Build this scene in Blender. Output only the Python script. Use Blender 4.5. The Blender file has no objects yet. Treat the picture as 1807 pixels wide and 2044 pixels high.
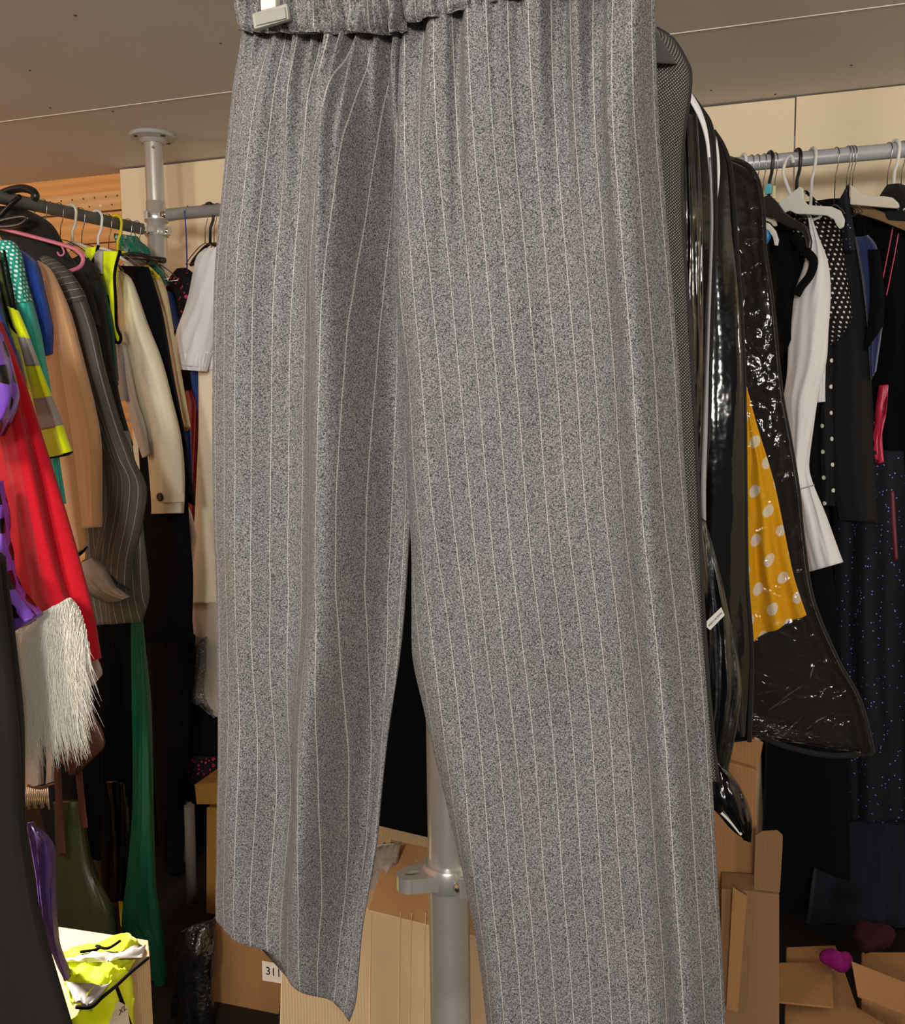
import bpy, bmesh, math, random
from math import sin, cos, pi, radians, sqrt
from mathutils import Vector as V, Matrix, noise
random.seed(7)
SC = bpy.context.scene
COL = SC.collection

# ------------------------------------------------------------------ camera
FPX, CX, CY, TH, RO = 1800.0, 903.5, 1022.0, radians(6), 0.0115
CAM = V((0, 0, 1.5))
Fw = V((0, cos(TH), -sin(TH)))
_u0 = V((0, sin(TH), cos(TH))); _r0 = V((1, 0, 0))
Rt = _r0*cos(RO) - _u0*sin(RO)
Up = _u0*cos(RO) + _r0*sin(RO)
cd = bpy.data.cameras.new('camera'); cam = bpy.data.objects.new('camera', cd); COL.objects.link(cam)
m = Matrix.Identity(4)
for i in range(3):
    m[i][0], m[i][1], m[i][2], m[i][3] = Rt[i], Up[i], -Fw[i], CAM[i]
cam.matrix_world = m
cd.sensor_fit = 'HORIZONTAL'; cd.sensor_width = 36; cd.lens = 36*FPX/1807; cd.clip_start = 0.02
SC.camera = cam

def ray(x, y): return Fw + Rt*((x-CX)/FPX) + Up*((CY-y)/FPX)
def projx(P):
    d = P-CAM; return CX + FPX*d.dot(Rt)/d.dot(Fw)
class Plane:                                  # an upright plane through a floor point, running along e
    def __init__(s, p, e):
        s.p = V((p[0], p[1], 0)); s.e = V((e[0], e[1], 0)).normalized()
        s.n = V((s.e.y, -s.e.x, 0))
        if (CAM-s.p).dot(s.n) < 0: s.n = -s.n
    def hit(s, x, y, off=0):
        d = ray(x, y); return CAM + d*((s.p-CAM+s.n*off).dot(s.n)/d.dot(s.n))
class Level:                                  # a level plane
    def __init__(s, z): s.z = z; s.n = V((0, 0, 1))
    def hit(s, x, y, off=0):
        d = ray(x, y); return CAM + d*((s.z+off-CAM.z)/d.z)

E2 = V((.9564, -.2916, 0)); N2 = V((.2916, .9564, 0))       # along / away from the back wall
WALL0 = V((0, 2.978, 0))
POLE = V((-.937, 2.97, 0)); LD = V((-.486, -.874, 0)).normalized(); LE = V((.874, -.486, 0)).normalized()
FPOLE = V((-.012, 1.30, 0))
RAILZ, LRAILZ, CEIL = 2.145, 2.10, 2.40
RAIL0 = V((0, 2.655, RAILZ))
def LP(s, off=0): q = POLE + LD*s; return Plane((q.x, q.y), LE)
def rail_at(px, lo=-1.2, hi=2.2):
    for _ in range(40):
        mid = (lo+hi)/2
        if projx(RAIL0+E2*mid) < px: lo = mid
        else: hi = mid
    return RAIL0 + E2*lo
def lrail_at(px, lo=0, hi=1.2):
    b = V((POLE.x, POLE.y, LRAILZ))
    for _ in range(40):
        mid = (lo+hi)/2
        if projx(b+LD*mid) > px: lo = mid
        else: hi = mid
    return b + LD*lo
def BP(k): q = RAIL0 - N2*k; return Plane((q.x, q.y), E2)
RE = V((.8, -.6, 0))
def RP(px, k=0): q = rail_at(px) - N2*k; return Plane((q.x, q.y), RE)
def FP(d): return Plane((0, d), E2)

# ------------------------------------------------------------------ materials
def srgb(c):
    return tuple((x/255/12.92 if x/255 <= .04045 else ((x/255+.055)/1.055)**2.4) for x in c) + (1,)
class NT:
    def __init__(s, name):
        s.m = bpy.data.materials.new(name); s.m.use_nodes = True
        s.t = s.m.node_tree; s.t.nodes.clear()
        s.out = s.n('ShaderNodeOutputMaterial'); s.b = s.n('ShaderNodeBsdfPrincipled')
        s.l(s.b.outputs[0], s.out.inputs[0])
        s.tc = s.n('ShaderNodeTexCoord')
    def n(s, typ, **kw):
        o = s.t.nodes.new(typ)
        for k, v in kw.items(): setattr(o, k, v)
        return o
    def l(s, a, b): s.t.links.new(a, b)
    def put(s, sock, v):
        if hasattr(v, 'node'): s.l(v, sock)
        else: sock.default_value = v
    def math(s, op, a, b=0.0, c=0.0):
        o = s.n('ShaderNodeMath', operation=op)
        for i, v in enumerate((a, b, c)): s.put(o.inputs[i], v)
        return o.outputs[0]
    def mix(s, f, a, b):
        o = s.n('ShaderNodeMix', data_type='RGBA'); s.put(o.inputs[0], f); s.put(o.inputs[6], a); s.put(o.inputs[7], b); return o.outputs[2]
    def noise(s, scale, detail=2, vec=None, rough=.5):
        o = s.n('ShaderNodeTexNoise'); o.inputs['Scale'].default_value = scale; o.inputs['Detail'].default_value = detail; o.inputs['Roughness'].default_value = rough
        s.l(vec if vec is not None else s.tc.outputs['Object'], o.inputs['Vector']); return o.outputs[0]
    def ramp(s, f, lo, hi):
        o = s.n('ShaderNodeMapRange'); s.put(o.inputs[0], f); o.inputs[1].default_value = lo; o.inputs[2].default_value = hi; return o.outputs[0]
    def vec(s, sx, sy, sz=1, src='UV'):
        o = s.n('ShaderNodeMapping'); o.inputs['Scale'].default_value = (sx, sy, sz); s.l(s.tc.outputs[src], o.inputs[0]); return o.outputs[0]
    def uv(s):
        o = s.n('ShaderNodeSeparateXYZ'); s.l(s.tc.outputs['UV'], o.inputs[0]); return o.outputs[0], o.outputs[1]
    def bump(s, h, strength=.3, dist=.002):
        o = s.n('ShaderNodeBump'); o.inputs['Strength'].default_value = strength; o.inputs['Distance'].default_value = dist
        s.l(h, o.inputs['Height']); s.l(o.outputs[0], s.b.inputs['Normal'])
    def fin(s, col, rough=.8, spec=.3, metal=0, **kw):
        s.put(s.b.inputs['Base Color'], col); s.put(s.b.inputs['Roughness'], rough)
        s.b.inputs['Specular IOR Level'].default_value = spec; s.b.inputs['Metallic'].default_value = metal
        for k, v in kw.items(): s.put(s.b.inputs[k], v)
        return s.m

def cloth(name, c, rough=.85, var=.18, sheen=.15, bump=.25, spec=.2):
    t = NT(name); c = srgb(c)
    f = t.noise(9, 3)
    d = tuple(x*(1-var) for x in c[:3])+(1,)
    fine = t.noise(900, 1)
    col = t.mix(f, d, c)
    t.bump(fine, bump, .001)
    return t.fin(col, rough, spec, **{'Sheen Weight': sheen})
def satin(name, c, rough=.32, dots=None, spec=.6):
    t = NT(name); col = srgb(c)
    if dots: col = t.mix(dotmask(t, *dots[:3]), col, srgb(dots[3]))
    t.bump(t.noise(40, 2), .25, .004)
    return t.fin(col, rough, spec)
def dotmask(t, px, py, r, soft=.0004):
    u, v = t.uv()
    row = t.math('FLOOR', t.math('DIVIDE', v, py))
    sh = t.math('MULTIPLY', t.math('MODULO', row, 2.0), .5)
    fu = t.math('SUBTRACT', t.math('FRACT', t.math('ADD', t.math('DIVIDE', u, px), t.math('ABSOLUTE', sh))), .5)
    fv = t.math('SUBTRACT', t.math('FRACT', t.math('DIVIDE', v, py)), .5)
    du = t.math('MULTIPLY', fu, px); dv = t.math('MULTIPLY', fv, py)
    d = t.math('SQRT', t.math('ADD', t.math('MULTIPLY', du, du), t.math('MULTIPLY', dv, dv)))
    return t.ramp(d, r+soft, r-soft)
def dotted(name, c, dc, px, py, r, rough=.8):
    t = NT(name); k = dotmask(t, px, py, r)
    base = t.mix(t.noise(12, 3), tuple(x*.82 for x in srgb(c)[:3])+(1,), srgb(c))
    t.bump(t.noise(800, 1), .2, .001)
    return t.fin(t.mix(k, base, srgb(dc)), rough, .25)
def striped(name, c, sc, period, w, axis=0, rough=.85):
    t = NT(name); u = t.uv()[axis]
    d = t.math('ABSOLUTE', t.math('SUBTRACT', t.math('FRACT', t.math('DIVIDE', u, period)), .5))
    k = t.ramp(d, w/period*.5+.01, w/period*.5-.01)
    base = t.mix(t.noise(10, 3), tuple(x*.75 for x in srgb(c)[:3])+(1,), srgb(c))
    t.bump(t.noise(900, 1), .25, .001)
    return t.fin(t.mix(t.math('MULTIPLY', k, .75), base, srgb(sc)), rough, .2)
def glossy(name, c, rough=.12, crinkle=.5, scale=25, spec=.6):
    t = NT(name)
    h = t.math('ADD', t.noise(scale, 3, t.vec(1, .35, 1, 'UV')), t.math('MULTIPLY', t.noise(scale*3, 2), .35))
    t.bump(h, crinkle, .012)
    return t.fin(srgb(c), rough, spec)
def plain(name, c, rough=.5, spec=.4, metal=0, bump=0):
    t = NT(name); c = srgb(c)
    col = t.mix(t.noise(30, 2), tuple(x*.9 for x in c[:3])+(1,), c)
    if bump: t.bump(t.noise(120, 3), bump, .001)
    return t.fin(col, rough, spec, metal)
def pinstripe_grain(name):
    t = NT(name); u, v = t.uv()
    g = t.noise(900, 2, rough=.7)
    g2 = t.noise(520, 1)
    k = t.ramp(t.math('ADD', t.math('MULTIPLY', g, .75), t.math('MULTIPLY', g2, .25)), .40, .62)
    tint = t.noise(14, 2)
    dark = t.mix(tint, (.018, .018, .020, 1), (.021, .019, .017, 1))
    lite = t.mix(tint, (.255, .26, .28, 1), (.315, .285, .255, 1))
    base = t.mix(k, dark, lite)
    P = .0200
    d = t.math('ABSOLUTE', t.math('SUBTRACT', t.math('FRACT', t.math('DIVIDE', u, P)), .5))
    line = t.ramp(d, .026, .011)
    dash = t.ramp(t.math('ABSOLUTE', t.math('SUBTRACT', t.math('FRACT', t.math('DIVIDE', v, .0034)), .5)), .47, .36)
    line = t.math('MULTIPLY', line, t.math('ADD', t.math('MULTIPLY', dash, .8), .15))
    t.bump(k, .25, .0008)
    return t.fin(t.mix(line, base, (.43, .415, .375, 1)), .75, .25)
def cardboard(name, c, corr=True):
    t = NT(name); c = srgb(c)
    f = t.noise(6, 4); fib = t.noise(60, 3, t.vec(1, 12, 1, 'UV'))
    col = t.mix(f, tuple(x*.8 for x in c[:3])+(1,), c)
    col = t.mix(t.math('MULTIPLY', fib, .25), col, tuple(x*.7 for x in c[:3])+(1,))
    w = t.n('ShaderNodeTexWave'); w.inputs['Scale'].default_value = 45; w.inputs['Distortion'].default_value = .4; t.l(t.tc.outputs['UV'], w.inputs[0])
    t.bump(t.math('ADD', w.outputs[1], t.math('MULTIPLY', t.noise(9, 3), 3.0)), .18, .002)
    return t.fin(col, .85, .2)
def pine(name, c=(228, 166, 100)):
    t = NT(name); c = srgb(c)
    w = t.n('ShaderNodeTexWave', wave_type='BANDS', bands_direction='Y'); w.inputs['Scale'].default_value = 9; w.inputs['Distortion'].default_value = 5; w.inputs['Detail'].default_value = 3; w.inputs['Detail Scale'].default_value = .7
    t.l(t.vec(.35, 1, 1), w.inputs[0])
    vo = t.n('ShaderNodeTexVoronoi'); vo.inputs['Scale'].default_value = 5; t.l(t.vec(1, 1.6, 1), vo.inputs[0])
    knot = t.ramp(vo.outputs['Distance'], .07, .03)
    col = t.mix(w.outputs[1], tuple(x*.84 for x in c[:3])+(1,), c)
    col = t.mix(t.math('MULTIPLY', knot, .75), col, srgb((110, 66, 34)))
    return t.fin(col, .6, .3)
def sparkle(name, c, sc, scale=160, thr=.13):
    t = NT(name); c = srgb(c)
    vo = t.n('ShaderNodeTexVoronoi'); vo.inputs['Scale'].default_value = scale; t.l(t.tc.outputs['Object'], vo.inputs[0])
    hsv = t.n('ShaderNodeSeparateColor'); t.l(vo.outputs['Color'], hsv.inputs[0])
    k = t.math('MULTIPLY', t.ramp(vo.outputs['Distance'], .34, .28), t.math('GREATER_THAN', hsv.outputs[0], 1-thr))
    t.bump(vo.outputs['Color'], .8, .01)
    return t.fin(t.mix(k, c, srgb(sc)), t.math('SUBTRACT', .8, t.math('MULTIPLY', k, .55)), .4, t_metal(k) if 0 else 0)
def motif(name, c, pc, scale=60, thr=.5, alpha=None):
    t = NT(name)
    vo = t.n('ShaderNodeTexVoronoi', distance='MANHATTAN'); vo.inputs['Scale'].default_value = scale; vo.inputs['Randomness'].default_value = .55; t.l(t.tc.outputs['UV'], vo.inputs[0])
    k = t.math('MULTIPLY', t.ramp(t.math('ABSOLUTE', t.math('SUBTRACT', vo.outputs['Distance'], .34)), .16, .1), t.math('GREATER_THAN', t.noise(scale*.35, 1, t.tc.outputs['UV']), thr))
    t.bump(k, .4, .003)
    kw = {}
    if alpha: kw['Alpha'] = t.math('ADD', t.math('MULTIPLY', k, 1-alpha), alpha)
    return t.fin(t.mix(k, srgb(c), srgb(pc)), .85, .2, **kw)
def mesh_fabric(name):
    t = NT(name); k = dotmask(t, .0044, .0022, .00065, .0003)
    return t.fin(t.mix(k, srgb((40, 38, 36)), srgb((175, 168, 156))), .75, .3)
def clear_pvc(name):
    t = NT(name)
    h = t.math('ADD', t.noise(14, 3, t.vec(1, .5, 1)), t.math('MULTIPLY', t.noise(60, 2), .15))
    vo = t.n('ShaderNodeTexVoronoi', feature='DISTANCE_TO_EDGE'); vo.inputs['Scale'].default_value = 7
    nz = t.n('ShaderNodeTexNoise'); nz.inputs['Scale'].default_value = 4; t.l(t.tc.outputs['UV'], nz.inputs['Vector'])
    ad = t.n('ShaderNodeVectorMath', operation='ADD'); t.l(nz.outputs[1], ad.inputs[0]); t.l(t.vec(1.2, .7, 1), ad.inputs[1]); t.l(ad.outputs[0], vo.inputs[0])
    h = t.math('ADD', h, t.math('MULTIPLY', t.ramp(vo.outputs['Distance'], .10, 0), .35)); t.bump(h, .6, .012)
    tr = t.n('ShaderNodeBsdfTransparent'); tr.inputs[0].default_value = (.93, .92, .9, 1)
    gl = t.n('ShaderNodeBsdfGlossy'); gl.inputs['Roughness'].default_value = .07
    bn = [n for n in t.t.nodes if n.type == 'BUMP'][0]; t.l(bn.outputs[0], gl.inputs['Normal'])
    fr = t.n('ShaderNodeFresnel'); fr.inputs[0].default_value = 1.3; t.l(bn.outputs[0], fr.inputs['Normal'])
    mx = t.n('ShaderNodeMixShader'); t.l(t.math('MULTIPLY', fr.outputs[0], .6), mx.inputs[0]); t.l(tr.outputs[0], mx.inputs[1]); t.l(gl.outputs[0], mx.inputs[2])
    t.l(mx.outputs[0], t.out.inputs[0]); return t.m

M = {}
def mat(key, fn, *a, **k):
    if key not in M: M[key] = fn(key, *a, **k)
    return M[key]
BLACK = mat('black cloth', cloth, (11, 11, 12), sheen=.02, spec=.1)
BLACK2 = mat('lit black cloth', cloth, (34, 33, 33), sheen=.05, spec=.15)  # front light put into the colour: lighter than plain black
NAVYBLK = mat('blue black cloth', cloth, (7, 8, 13), sheen=.02, spec=.1)
PVC = mat('black pvc', glossy, (11, 10, 10), .11, .3, 10, .4)
STEEL = mat('brushed alu', plain, (212, 209, 202), .30, .5, .6)
CHROME = mat('zinc', plain, (205, 203, 198), .18, .5, 1)
RAILM = mat('grey rail', plain, (178, 181, 184), .36, .5, .15)
RAILD = mat('dull grey rail', plain, (132, 134, 134), .5, .4, .1)
WIRE = mat('wire', plain, (150, 150, 150), .25, .5, 1)
WPLAS = mat('white plastic', plain, (226, 224, 218), .4, .4)
CPLAS = mat('cream plastic', plain, (218, 210, 188), .45, .4)
BPLAS = mat('black plastic', plain, (24, 24, 25), .35, .5)
YEL = mat('hi vis yellow', cloth, (240, 255, 4), .7, .05)
REFL = mat('reflective grey', plain, (176, 168, 163), .55, .3)
CARD = mat('cardboard', cardboard, (152, 110, 70))
CARDP = mat('pale cardboard', cardboard, (196, 164, 126))  # paler base tone stands for cardboard in stronger light

# ------------------------------------------------------------------ object helpers
def tag(o, label, cat, group=None, kind=None):
    o['label'] = label; o['category'] = cat
    if group: o['group'] = group
    if kind: o['kind'] = kind
    return o
def thing(name, label, cat, loc=(0, 0, 0), group=None):
    o = bpy.data.objects.new(name, None); COL.objects.link(o); o.location = loc; o.empty_display_size = .05
    return tag(o, label, cat, group)
def link(name, me, material, parent=None, label=None):
    o = bpy.data.objects.new(name, me); COL.objects.link(o)
    if material: me.materials.append(material)
    if parent:
        o.parent = parent
        if not parent.parent: o.matrix_parent_inverse = Matrix.Translation(-V(parent.location))
    if label: o['label'] = label
    return o
def struct(name, o): o.name = name; o['kind'] = 'structure'; return o
def smooth(me):
    for p in me.polygons: p.use_smooth = True

def res(pts, n):                              # resample a polyline by length, Catmull-Rom smoothed
    P = [V((p[0], p[1])) for p in pts]
    if len(P) == 1: return [P[0]]*n
    d = [0]
    for a, b in zip(P, P[1:]): d.append(d[-1]+(b-a).length)
    T = d[-1] or 1; out = []
    for i in range(n):
        t = T*i/(n-1); j = 0
        while j < len(P)-2 and d[j+1] < t: j += 1
        f = (t-d[j])/max(d[j+1]-d[j], 1e-6)
        p0, p1, p2, p3 = P[max(j-1, 0)], P[j], P[j+1], P[min(j+2, len(P)-1)]
        m1 = (p2-p0)*.5; m2 = (p3-p1)*.5
        s = (p2-p1).length
        if m1.length > s: m1 = m1.normalized()*s
        if m2.length > s: m2 = m2.normalized()*s
        h = f*f
        out.append(p1*(2*h*f-3*h+1)+m1*(h*f-2*h+f)+p2*(-2*h*f+3*h)+m2*(h*f-h))
    return out

def wrinkle(amp, fs, fv, seed, diag=.35):
    def fn(s, v):
        q = s*fs + diag*v*fv
        a = noise.noise(V((q, v*fv*.35, seed)))
        b = noise.noise(V((q*2.3+4, v*fv*.9, seed+9)))
        r = 1-abs(noise.noise(V((s*fs*.8, v*fv*.6-q*.5, seed+20))))*2
        return amp*(a*1.1+b*.45+r*.3)
    return fn

def sheet(name, L, R, pl, t, mt, parent=None, nu=22, nv=46, wr=None, fn=None, off=0, uvr=False, v0=0, v1=1, s0=0, s1=1, power=.55, label=None, grow=0, tip=0):
    """a hanging piece of cloth: left and right outlines found on its own upright plane, given body and folds"""
    N = 121
    Ls, Rs = res(L, N), res(R, N)
    if wr and not fn: fn = wrinkle(*wr)
    bm = bmesh.new(); uvl = bm.loops.layers.uv.new('UVMap')
    rows = []; uvs = {}
    vd = 0; prev = None
    for j in range(nv+1):
        v = v0+(v1-v0)*j/nv
        k = v*(N-1); i = min(int(k), N-2); f = k-i
        a = Ls[i].lerp(Ls[i+1], f); b = Rs[i].lerp(Rs[i+1], f)
        row = []
        w = (pl.hit(*a)-pl.hit(*b)).length
        tt = min(t, w*.42)
        base = []
        for side in (1, -1):
            for q in range(nu+1):
                if side < 0 and q in (0, nu): continue
                x = q/nu if side > 0 else 1-q/nu
                s = s0+(s1-s0)*(.5-.5*cos(pi*x))
                sp = (s-s0)/(s1-s0)
                pr = max(sin(pi*min(max(s*(1-tip)+0, 0), 1)) if tip else sin(pi*s), 0)**power
                g_ = grow*side*(1 if 0 < sp < 1 else 0)
                pb = pl.hit(*a.lerp(b, s), tt*pr+off+g_) if side > 0 else pl.hit(*a.lerp(b, s)) + pl.n*(-.6*tt*pr+off+g_)
                base.append(pb)
                d = fn(s, v) if fn else 0
                row.append((pb + pl.n*d, sp))
        vs = [bm.verts.new(p) for p, _ in row]
        cum = [0]
        for c in range(1, len(base)): cum.append(cum[-1]+(base[c]-base[c-1]).length)
        mid = base[nu//2]
        if prev is not None: vd += (mid-prev).length
        prev = mid
        tot = cum[nu]
        for c, vt in enumerate(vs): uvs[vt] = (tot-cum[c] if uvr else cum[c], vd)
        rows.append(vs)
    n = len(rows[0])
    for r0, r1 in zip(rows, rows[1:]):
        for c in range(n):
            fa = bm.faces.new((r0[c], r0[(c+1) % n], r1[(c+1) % n], r1[c]))
    bm.faces.new(rows[0]); bm.faces.new(list(reversed(rows[-1])))
    for fa in bm.faces:
        fa.smooth = True
        for lp in fa.loops: lp[uvl].uv = uvs[lp.vert]
    bmesh.ops.recalc_face_normals(bm, faces=bm.faces)
    me = bpy.data.meshes.new(name); bm.to_mesh(me); bm.free()
    return link(name, me, mt, parent, label)

def tube_bm(bm, pts, r, n=10, taper=None, cap=True):
    P = [V(p) for p in pts]; rings = []
    ref = V((0, 0, 1))
    for i, p in enumerate(P):
        d = (P[min(i+1, len(P)-1)]-P[max(i-1, 0)]).normalized()
        if i == 0:
            ref = V((0, 0, 1)) if abs(d.z) < .9 else V((1, 0, 0))
        x = (ref - d*ref.dot(d)).normalized(); ref = x; y = d.cross(x)
        rr = r(i/(len(P)-1)) if callable(r) else r
        rings.append([bm.verts.new(p+x*rr*cos(2*pi*k/n)+y*rr*sin(2*pi*k/n)) for k in range(n)])
    for a, b in zip(rings, rings[1:]):
        for k in range(n): bm.faces.new((a[k], a[(k+1) % n], b[(k+1) % n], b[k])).smooth = True
    if cap: bm.faces.new(list(reversed(rings[0]))); bm.faces.new(rings[-1])
def fin(name, bm, mt, parent=None, label=None):
    bmesh.ops.recalc_face_normals(bm, faces=bm.faces)
    me = bpy.data.meshes.new(name); bm.to_mesh(me); bm.free(); return link(name, me, mt, parent, label)
def tube(name, pts, r, mt, parent=None, n=12, label=None):
    bm = bmesh.new(); tube_bm(bm, pts, r, n); return fin(name, bm, mt, parent, label)
def smooth3(pts, n=24):
    P = [V(p) for p in pts]; out = []
    for j in range(len(P)-1):
        p0, p1, p2, p3 = P[max(j-1, 0)], P[j], P[j+1], P[min(j+2, len(P)-1)]
        k = max(2, n//(len(P)-1))
        for i in range(k):
            t = i/k
            out.append(.5*((2*p1)+(p2-p0)*t+(2*p0-5*p1+4*p2-p3)*t*t+(3*p1-p0-3*p2+p3)*t**3))
    out.append(P[-1]); return out
def tubepx(name, pts, pl, r, mt, parent=None, off=0, n=10, label=None, seg=24):
    return tube(name, smooth3([pl.hit(*p, off) for p in pts], seg), r, mt, parent, n, label)
def uvbox(bm):
    uvl = bm.loops.layers.uv.verify()
    for f in bm.faces:
        n = f.normal; a = V((0, 0, 1)) if abs(n.z) < .8 else V((0, 1, 0))
        u = a.cross(n).normalized(); v = n.cross(u)
        for lp in f.loops: lp[uvl].uv = (lp.vert.co.dot(u), lp.vert.co.dot(v))
def prism_pts(name, pts, vec, mt, parent=None, bevel=.002, label=None, seg=2):
    bm = bmesh.new()
    a = [bm.verts.new(p) for p in pts]; b = [bm.verts.new(V(p)+vec) for p in pts]; n = len(a)
    bm.faces.new(a); bm.faces.new(list(reversed(b)))
    for i in range(n): bm.faces.new((a[i], b[i], b[(i+1) % n], a[(i+1) % n]))
    bmesh.ops.recalc_face_normals(bm, faces=bm.faces)
    if bevel: bmesh.ops.bevel(bm, geom=list(bm.edges), offset=bevel, segments=seg, affect='EDGES', profile=.6, clamp_overlap=True)
    bm.normal_update(); uvbox(bm)
    return fin(name, bm, mt, parent, label)
def prism(name, px, pl, depth, mt, parent=None, bevel=.002, off=0, label=None):
    return prism_pts(name, [pl.hit(*p, off) for p in px], -pl.n*depth, mt, parent, bevel, label)
def boxw(name, c, ex, ey, ez, hx, hy, hz, mt, parent=None, bevel=.001):
    c = V(c); pts = [c+ex*sx*hx+ey*sy*hy-ez*hz for sx, sy in ((-1, -1), (1, -1), (1, 1), (-1, 1))]
    return prism_pts(name, pts, ez*2*hz, mt, parent, bevel)
def lathe(name, c, prof, mt, parent=None, n=40, axis=V((0, 0, 1))):
    bm = bmesh.new(); c = V(c)
    x = V((1, 0, 0)) if abs(axis.z) > .9 else V((0, 0, 1)); x = (x-axis*x.dot(axis)).normalized(); y = axis.cross(x)
    R = [[bm.verts.new(c+axis*z+(x*cos(2*pi*k/n)+y*sin(2*pi*k/n))*max(r, 1e-5)) for k in range(n)] for r, z in prof]
    for a, b in zip(R, R[1:]):
        for k in range(n): bm.faces.new((a[k], a[(k+1) % n], b[(k+1) % n], b[k])).smooth = True
    bm.faces.new(list(reversed(R[0]))); bm.faces.new(R[-1])
    o = fin(name, bm, mt, parent)
    o.modifiers.new('e', 'EDGE_SPLIT').split_angle = radians(35); return o
Z = V((0, 0, 1))
def text(name, s, c, ex, up, size, mt, parent=None, thick=.0004):
    cu = bpy.data.curves.new(name, 'FONT'); cu.body = s; cu.size = size; cu.align_x = 'CENTER'; cu.align_y = 'CENTER'; cu.extrude = thick
    o = bpy.data.objects.new(name, cu); COL.objects.link(o)
    dg = bpy.context.evaluated_depsgraph_get(); me = bpy.data.meshes.new_from_object(o.evaluated_get(dg)); bpy.data.objects.remove(o)
    nz = ex.cross(up)
    me.transform(Matrix(((ex.x, up.x, nz.x, c[0]), (ex.y, up.y, nz.y, c[1]), (ex.z, up.z, nz.z, c[2]), (0, 0, 0, 1))))
    return link(name, me, mt, parent)

# ------------------------------------------------------------------ the room
def quadwall(name, a, b, z0, z1, back, mt, bevel=.001):
    return struct(name, prism_pts(name, [V((a.x, a.y, z0)), V((b.x, b.y, z0)), V((b.x, b.y, z1)), V((a.x, a.y, z1))], back, mt, None, bevel))
WALLM = mat('cream board', cloth, (234, 216, 184), .7, .06, 0, .05)
CEILM = mat('ceiling board', cloth, (208, 205, 200), .7, .05, 0, .04)
FLOORM = mat('floor lino', cloth, (34, 30, 27), .6, .25, 0, .1)
def onwall(px, py):
    return Plane((WALL0.x, WALL0.y), E2).hit(px, py)
def wx(t, k=0): return WALL0 + E2*t - N2*k
tL = (onwall(240, 360)-WALL0).dot(E2); tS = (onwall(1588, 240)-WALL0).dot(E2)
quadwall('wall_back', wx(tL), wx(tS-.002), 0, CEIL-.006, N2*.02, WALLM)
quadwall('wall_back_right', wx(tS+.002), wx(3.2), 0, CEIL-.004, N2*.02, WALLM)
PINE = mat('pine', pine); PINEL = mat('pale pine', pine, (226, 178, 120))
# pine boarding beyond the end of the cream boards
wp = .045
def wl(t): return WALL0 + E2*t + N2*wp
zs = [0, .5, 1.0, 1.5, 1.80, 1.985, 2.155, 2.265]
for i, (z0, z1) in enumerate(zip(zs, zs[1:])):
    quadwall('wall_pine_%d' % (i+1), wl(-4.2), wl(tL+.2), z0+.002, z1-.002, N2*.03, PINE, .004)
quadwall('wall_pine_8', wl(-4.2)-N2*.006, wl(tL+.2)-N2*.006, 2.268, 2.335, N2*.03, PINEL, .003)
quadwall('wall_pine_9', wl(-4.2)+N2*.012, wl(tL+.2)+N2*.012, 2.335, CEIL, N2*.03, PINE, .002)
HOLE = plain('nail hole', (92, 62, 34), .8)
NAILW = plain('pale screw', (238, 220, 170), .4)
bm = bmesh.new(); bm2 = bmesh.new()
for i in range(26):
    for k in range(1):
        t0 = tL-.02-i*.0245; z = 2.286 + (.030 if i % 2 else 0)
        c = WALL0+E2*t0+N2*(wp-.0062); c.z = z
        big = i in (4, 17)
        tube_bm(bm2 if big else bm, [c, c-N2*.0015], .006 if big else .0032, 10)
struct('trim_1', fin('trim_1', bm, HOLE)); struct('trim_2', fin('trim_2', bm2, NAILW))
quadwall('wall_left', V((-3.4, -.8, 0)), V((-3.4, 4.4, 0)), 0, CEIL, V((-.05, 0, 0)), PINE)
quadwall('wall_right', V((2.6, -.8, 0)), V((2.6, 2.6, 0)), 0, CEIL, V((.05, 0, 0)), WALLM)
struct('floor', prism_pts('floor', [V((-3.4, -.8, 0)), V((2.6, -.8, 0)), V((2.6, 4.5, 0)), V((-3.4, 4.5, 0))], V((0, 0, -.05)), FLOORM, None, 0))
# ceiling boards, meeting on seams parallel to the back wall
def cb(name, k0, k1):
    a, b = WALL0-N2*k0, WALL0-N2*k1
    return struct(name, prism_pts(name, [a-E2*4+Z*CEIL, a+E2*4+Z*CEIL, b+E2*4+Z*CEIL, b-E2*4+Z*CEIL], Z*.02, CEILM, None, .0008))
cb('ceiling', -.4, .540); cb('ceiling_middle', .543, 1.74); cb('ceiling_near', 1.743, 4.2)
SEAM = plain('white seam strip', (236, 232, 222), .4)
a = WALL0-N2*.5415+Z*(CEIL-.0015)
struct('trim_3', prism_pts('trim_3', [a+E2*.30-N2*.0015, a+E2*3-N2*.0015, a+E2*3+N2*.0015, a+E2*.30+N2*.0015], Z*.004, SEAM, None, 0))
struct('trim_4', prism_pts('trim_4', [a-E2*3.5-N2*.0009, a-E2*.3-N2*.0009, a-E2*.3+N2*.0009, a-E2*3.5+N2*.0009], Z*.004, SEAM, None, 0))
bm = bmesh.new()
for x, y in ((150, 30), (225, 222), (100, 215), (1548, 188), (1395, 62), (1420, 180), (440, 86), (1700, 130), (60, 140)):
    c = Level(CEIL).hit(x, y); tube_bm(bm, [c, c-Z*.0015], .003, 8)
struct('trim_5', fin('trim_5', bm, plain('ceiling screw', (70, 62, 54), .6)))

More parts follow.
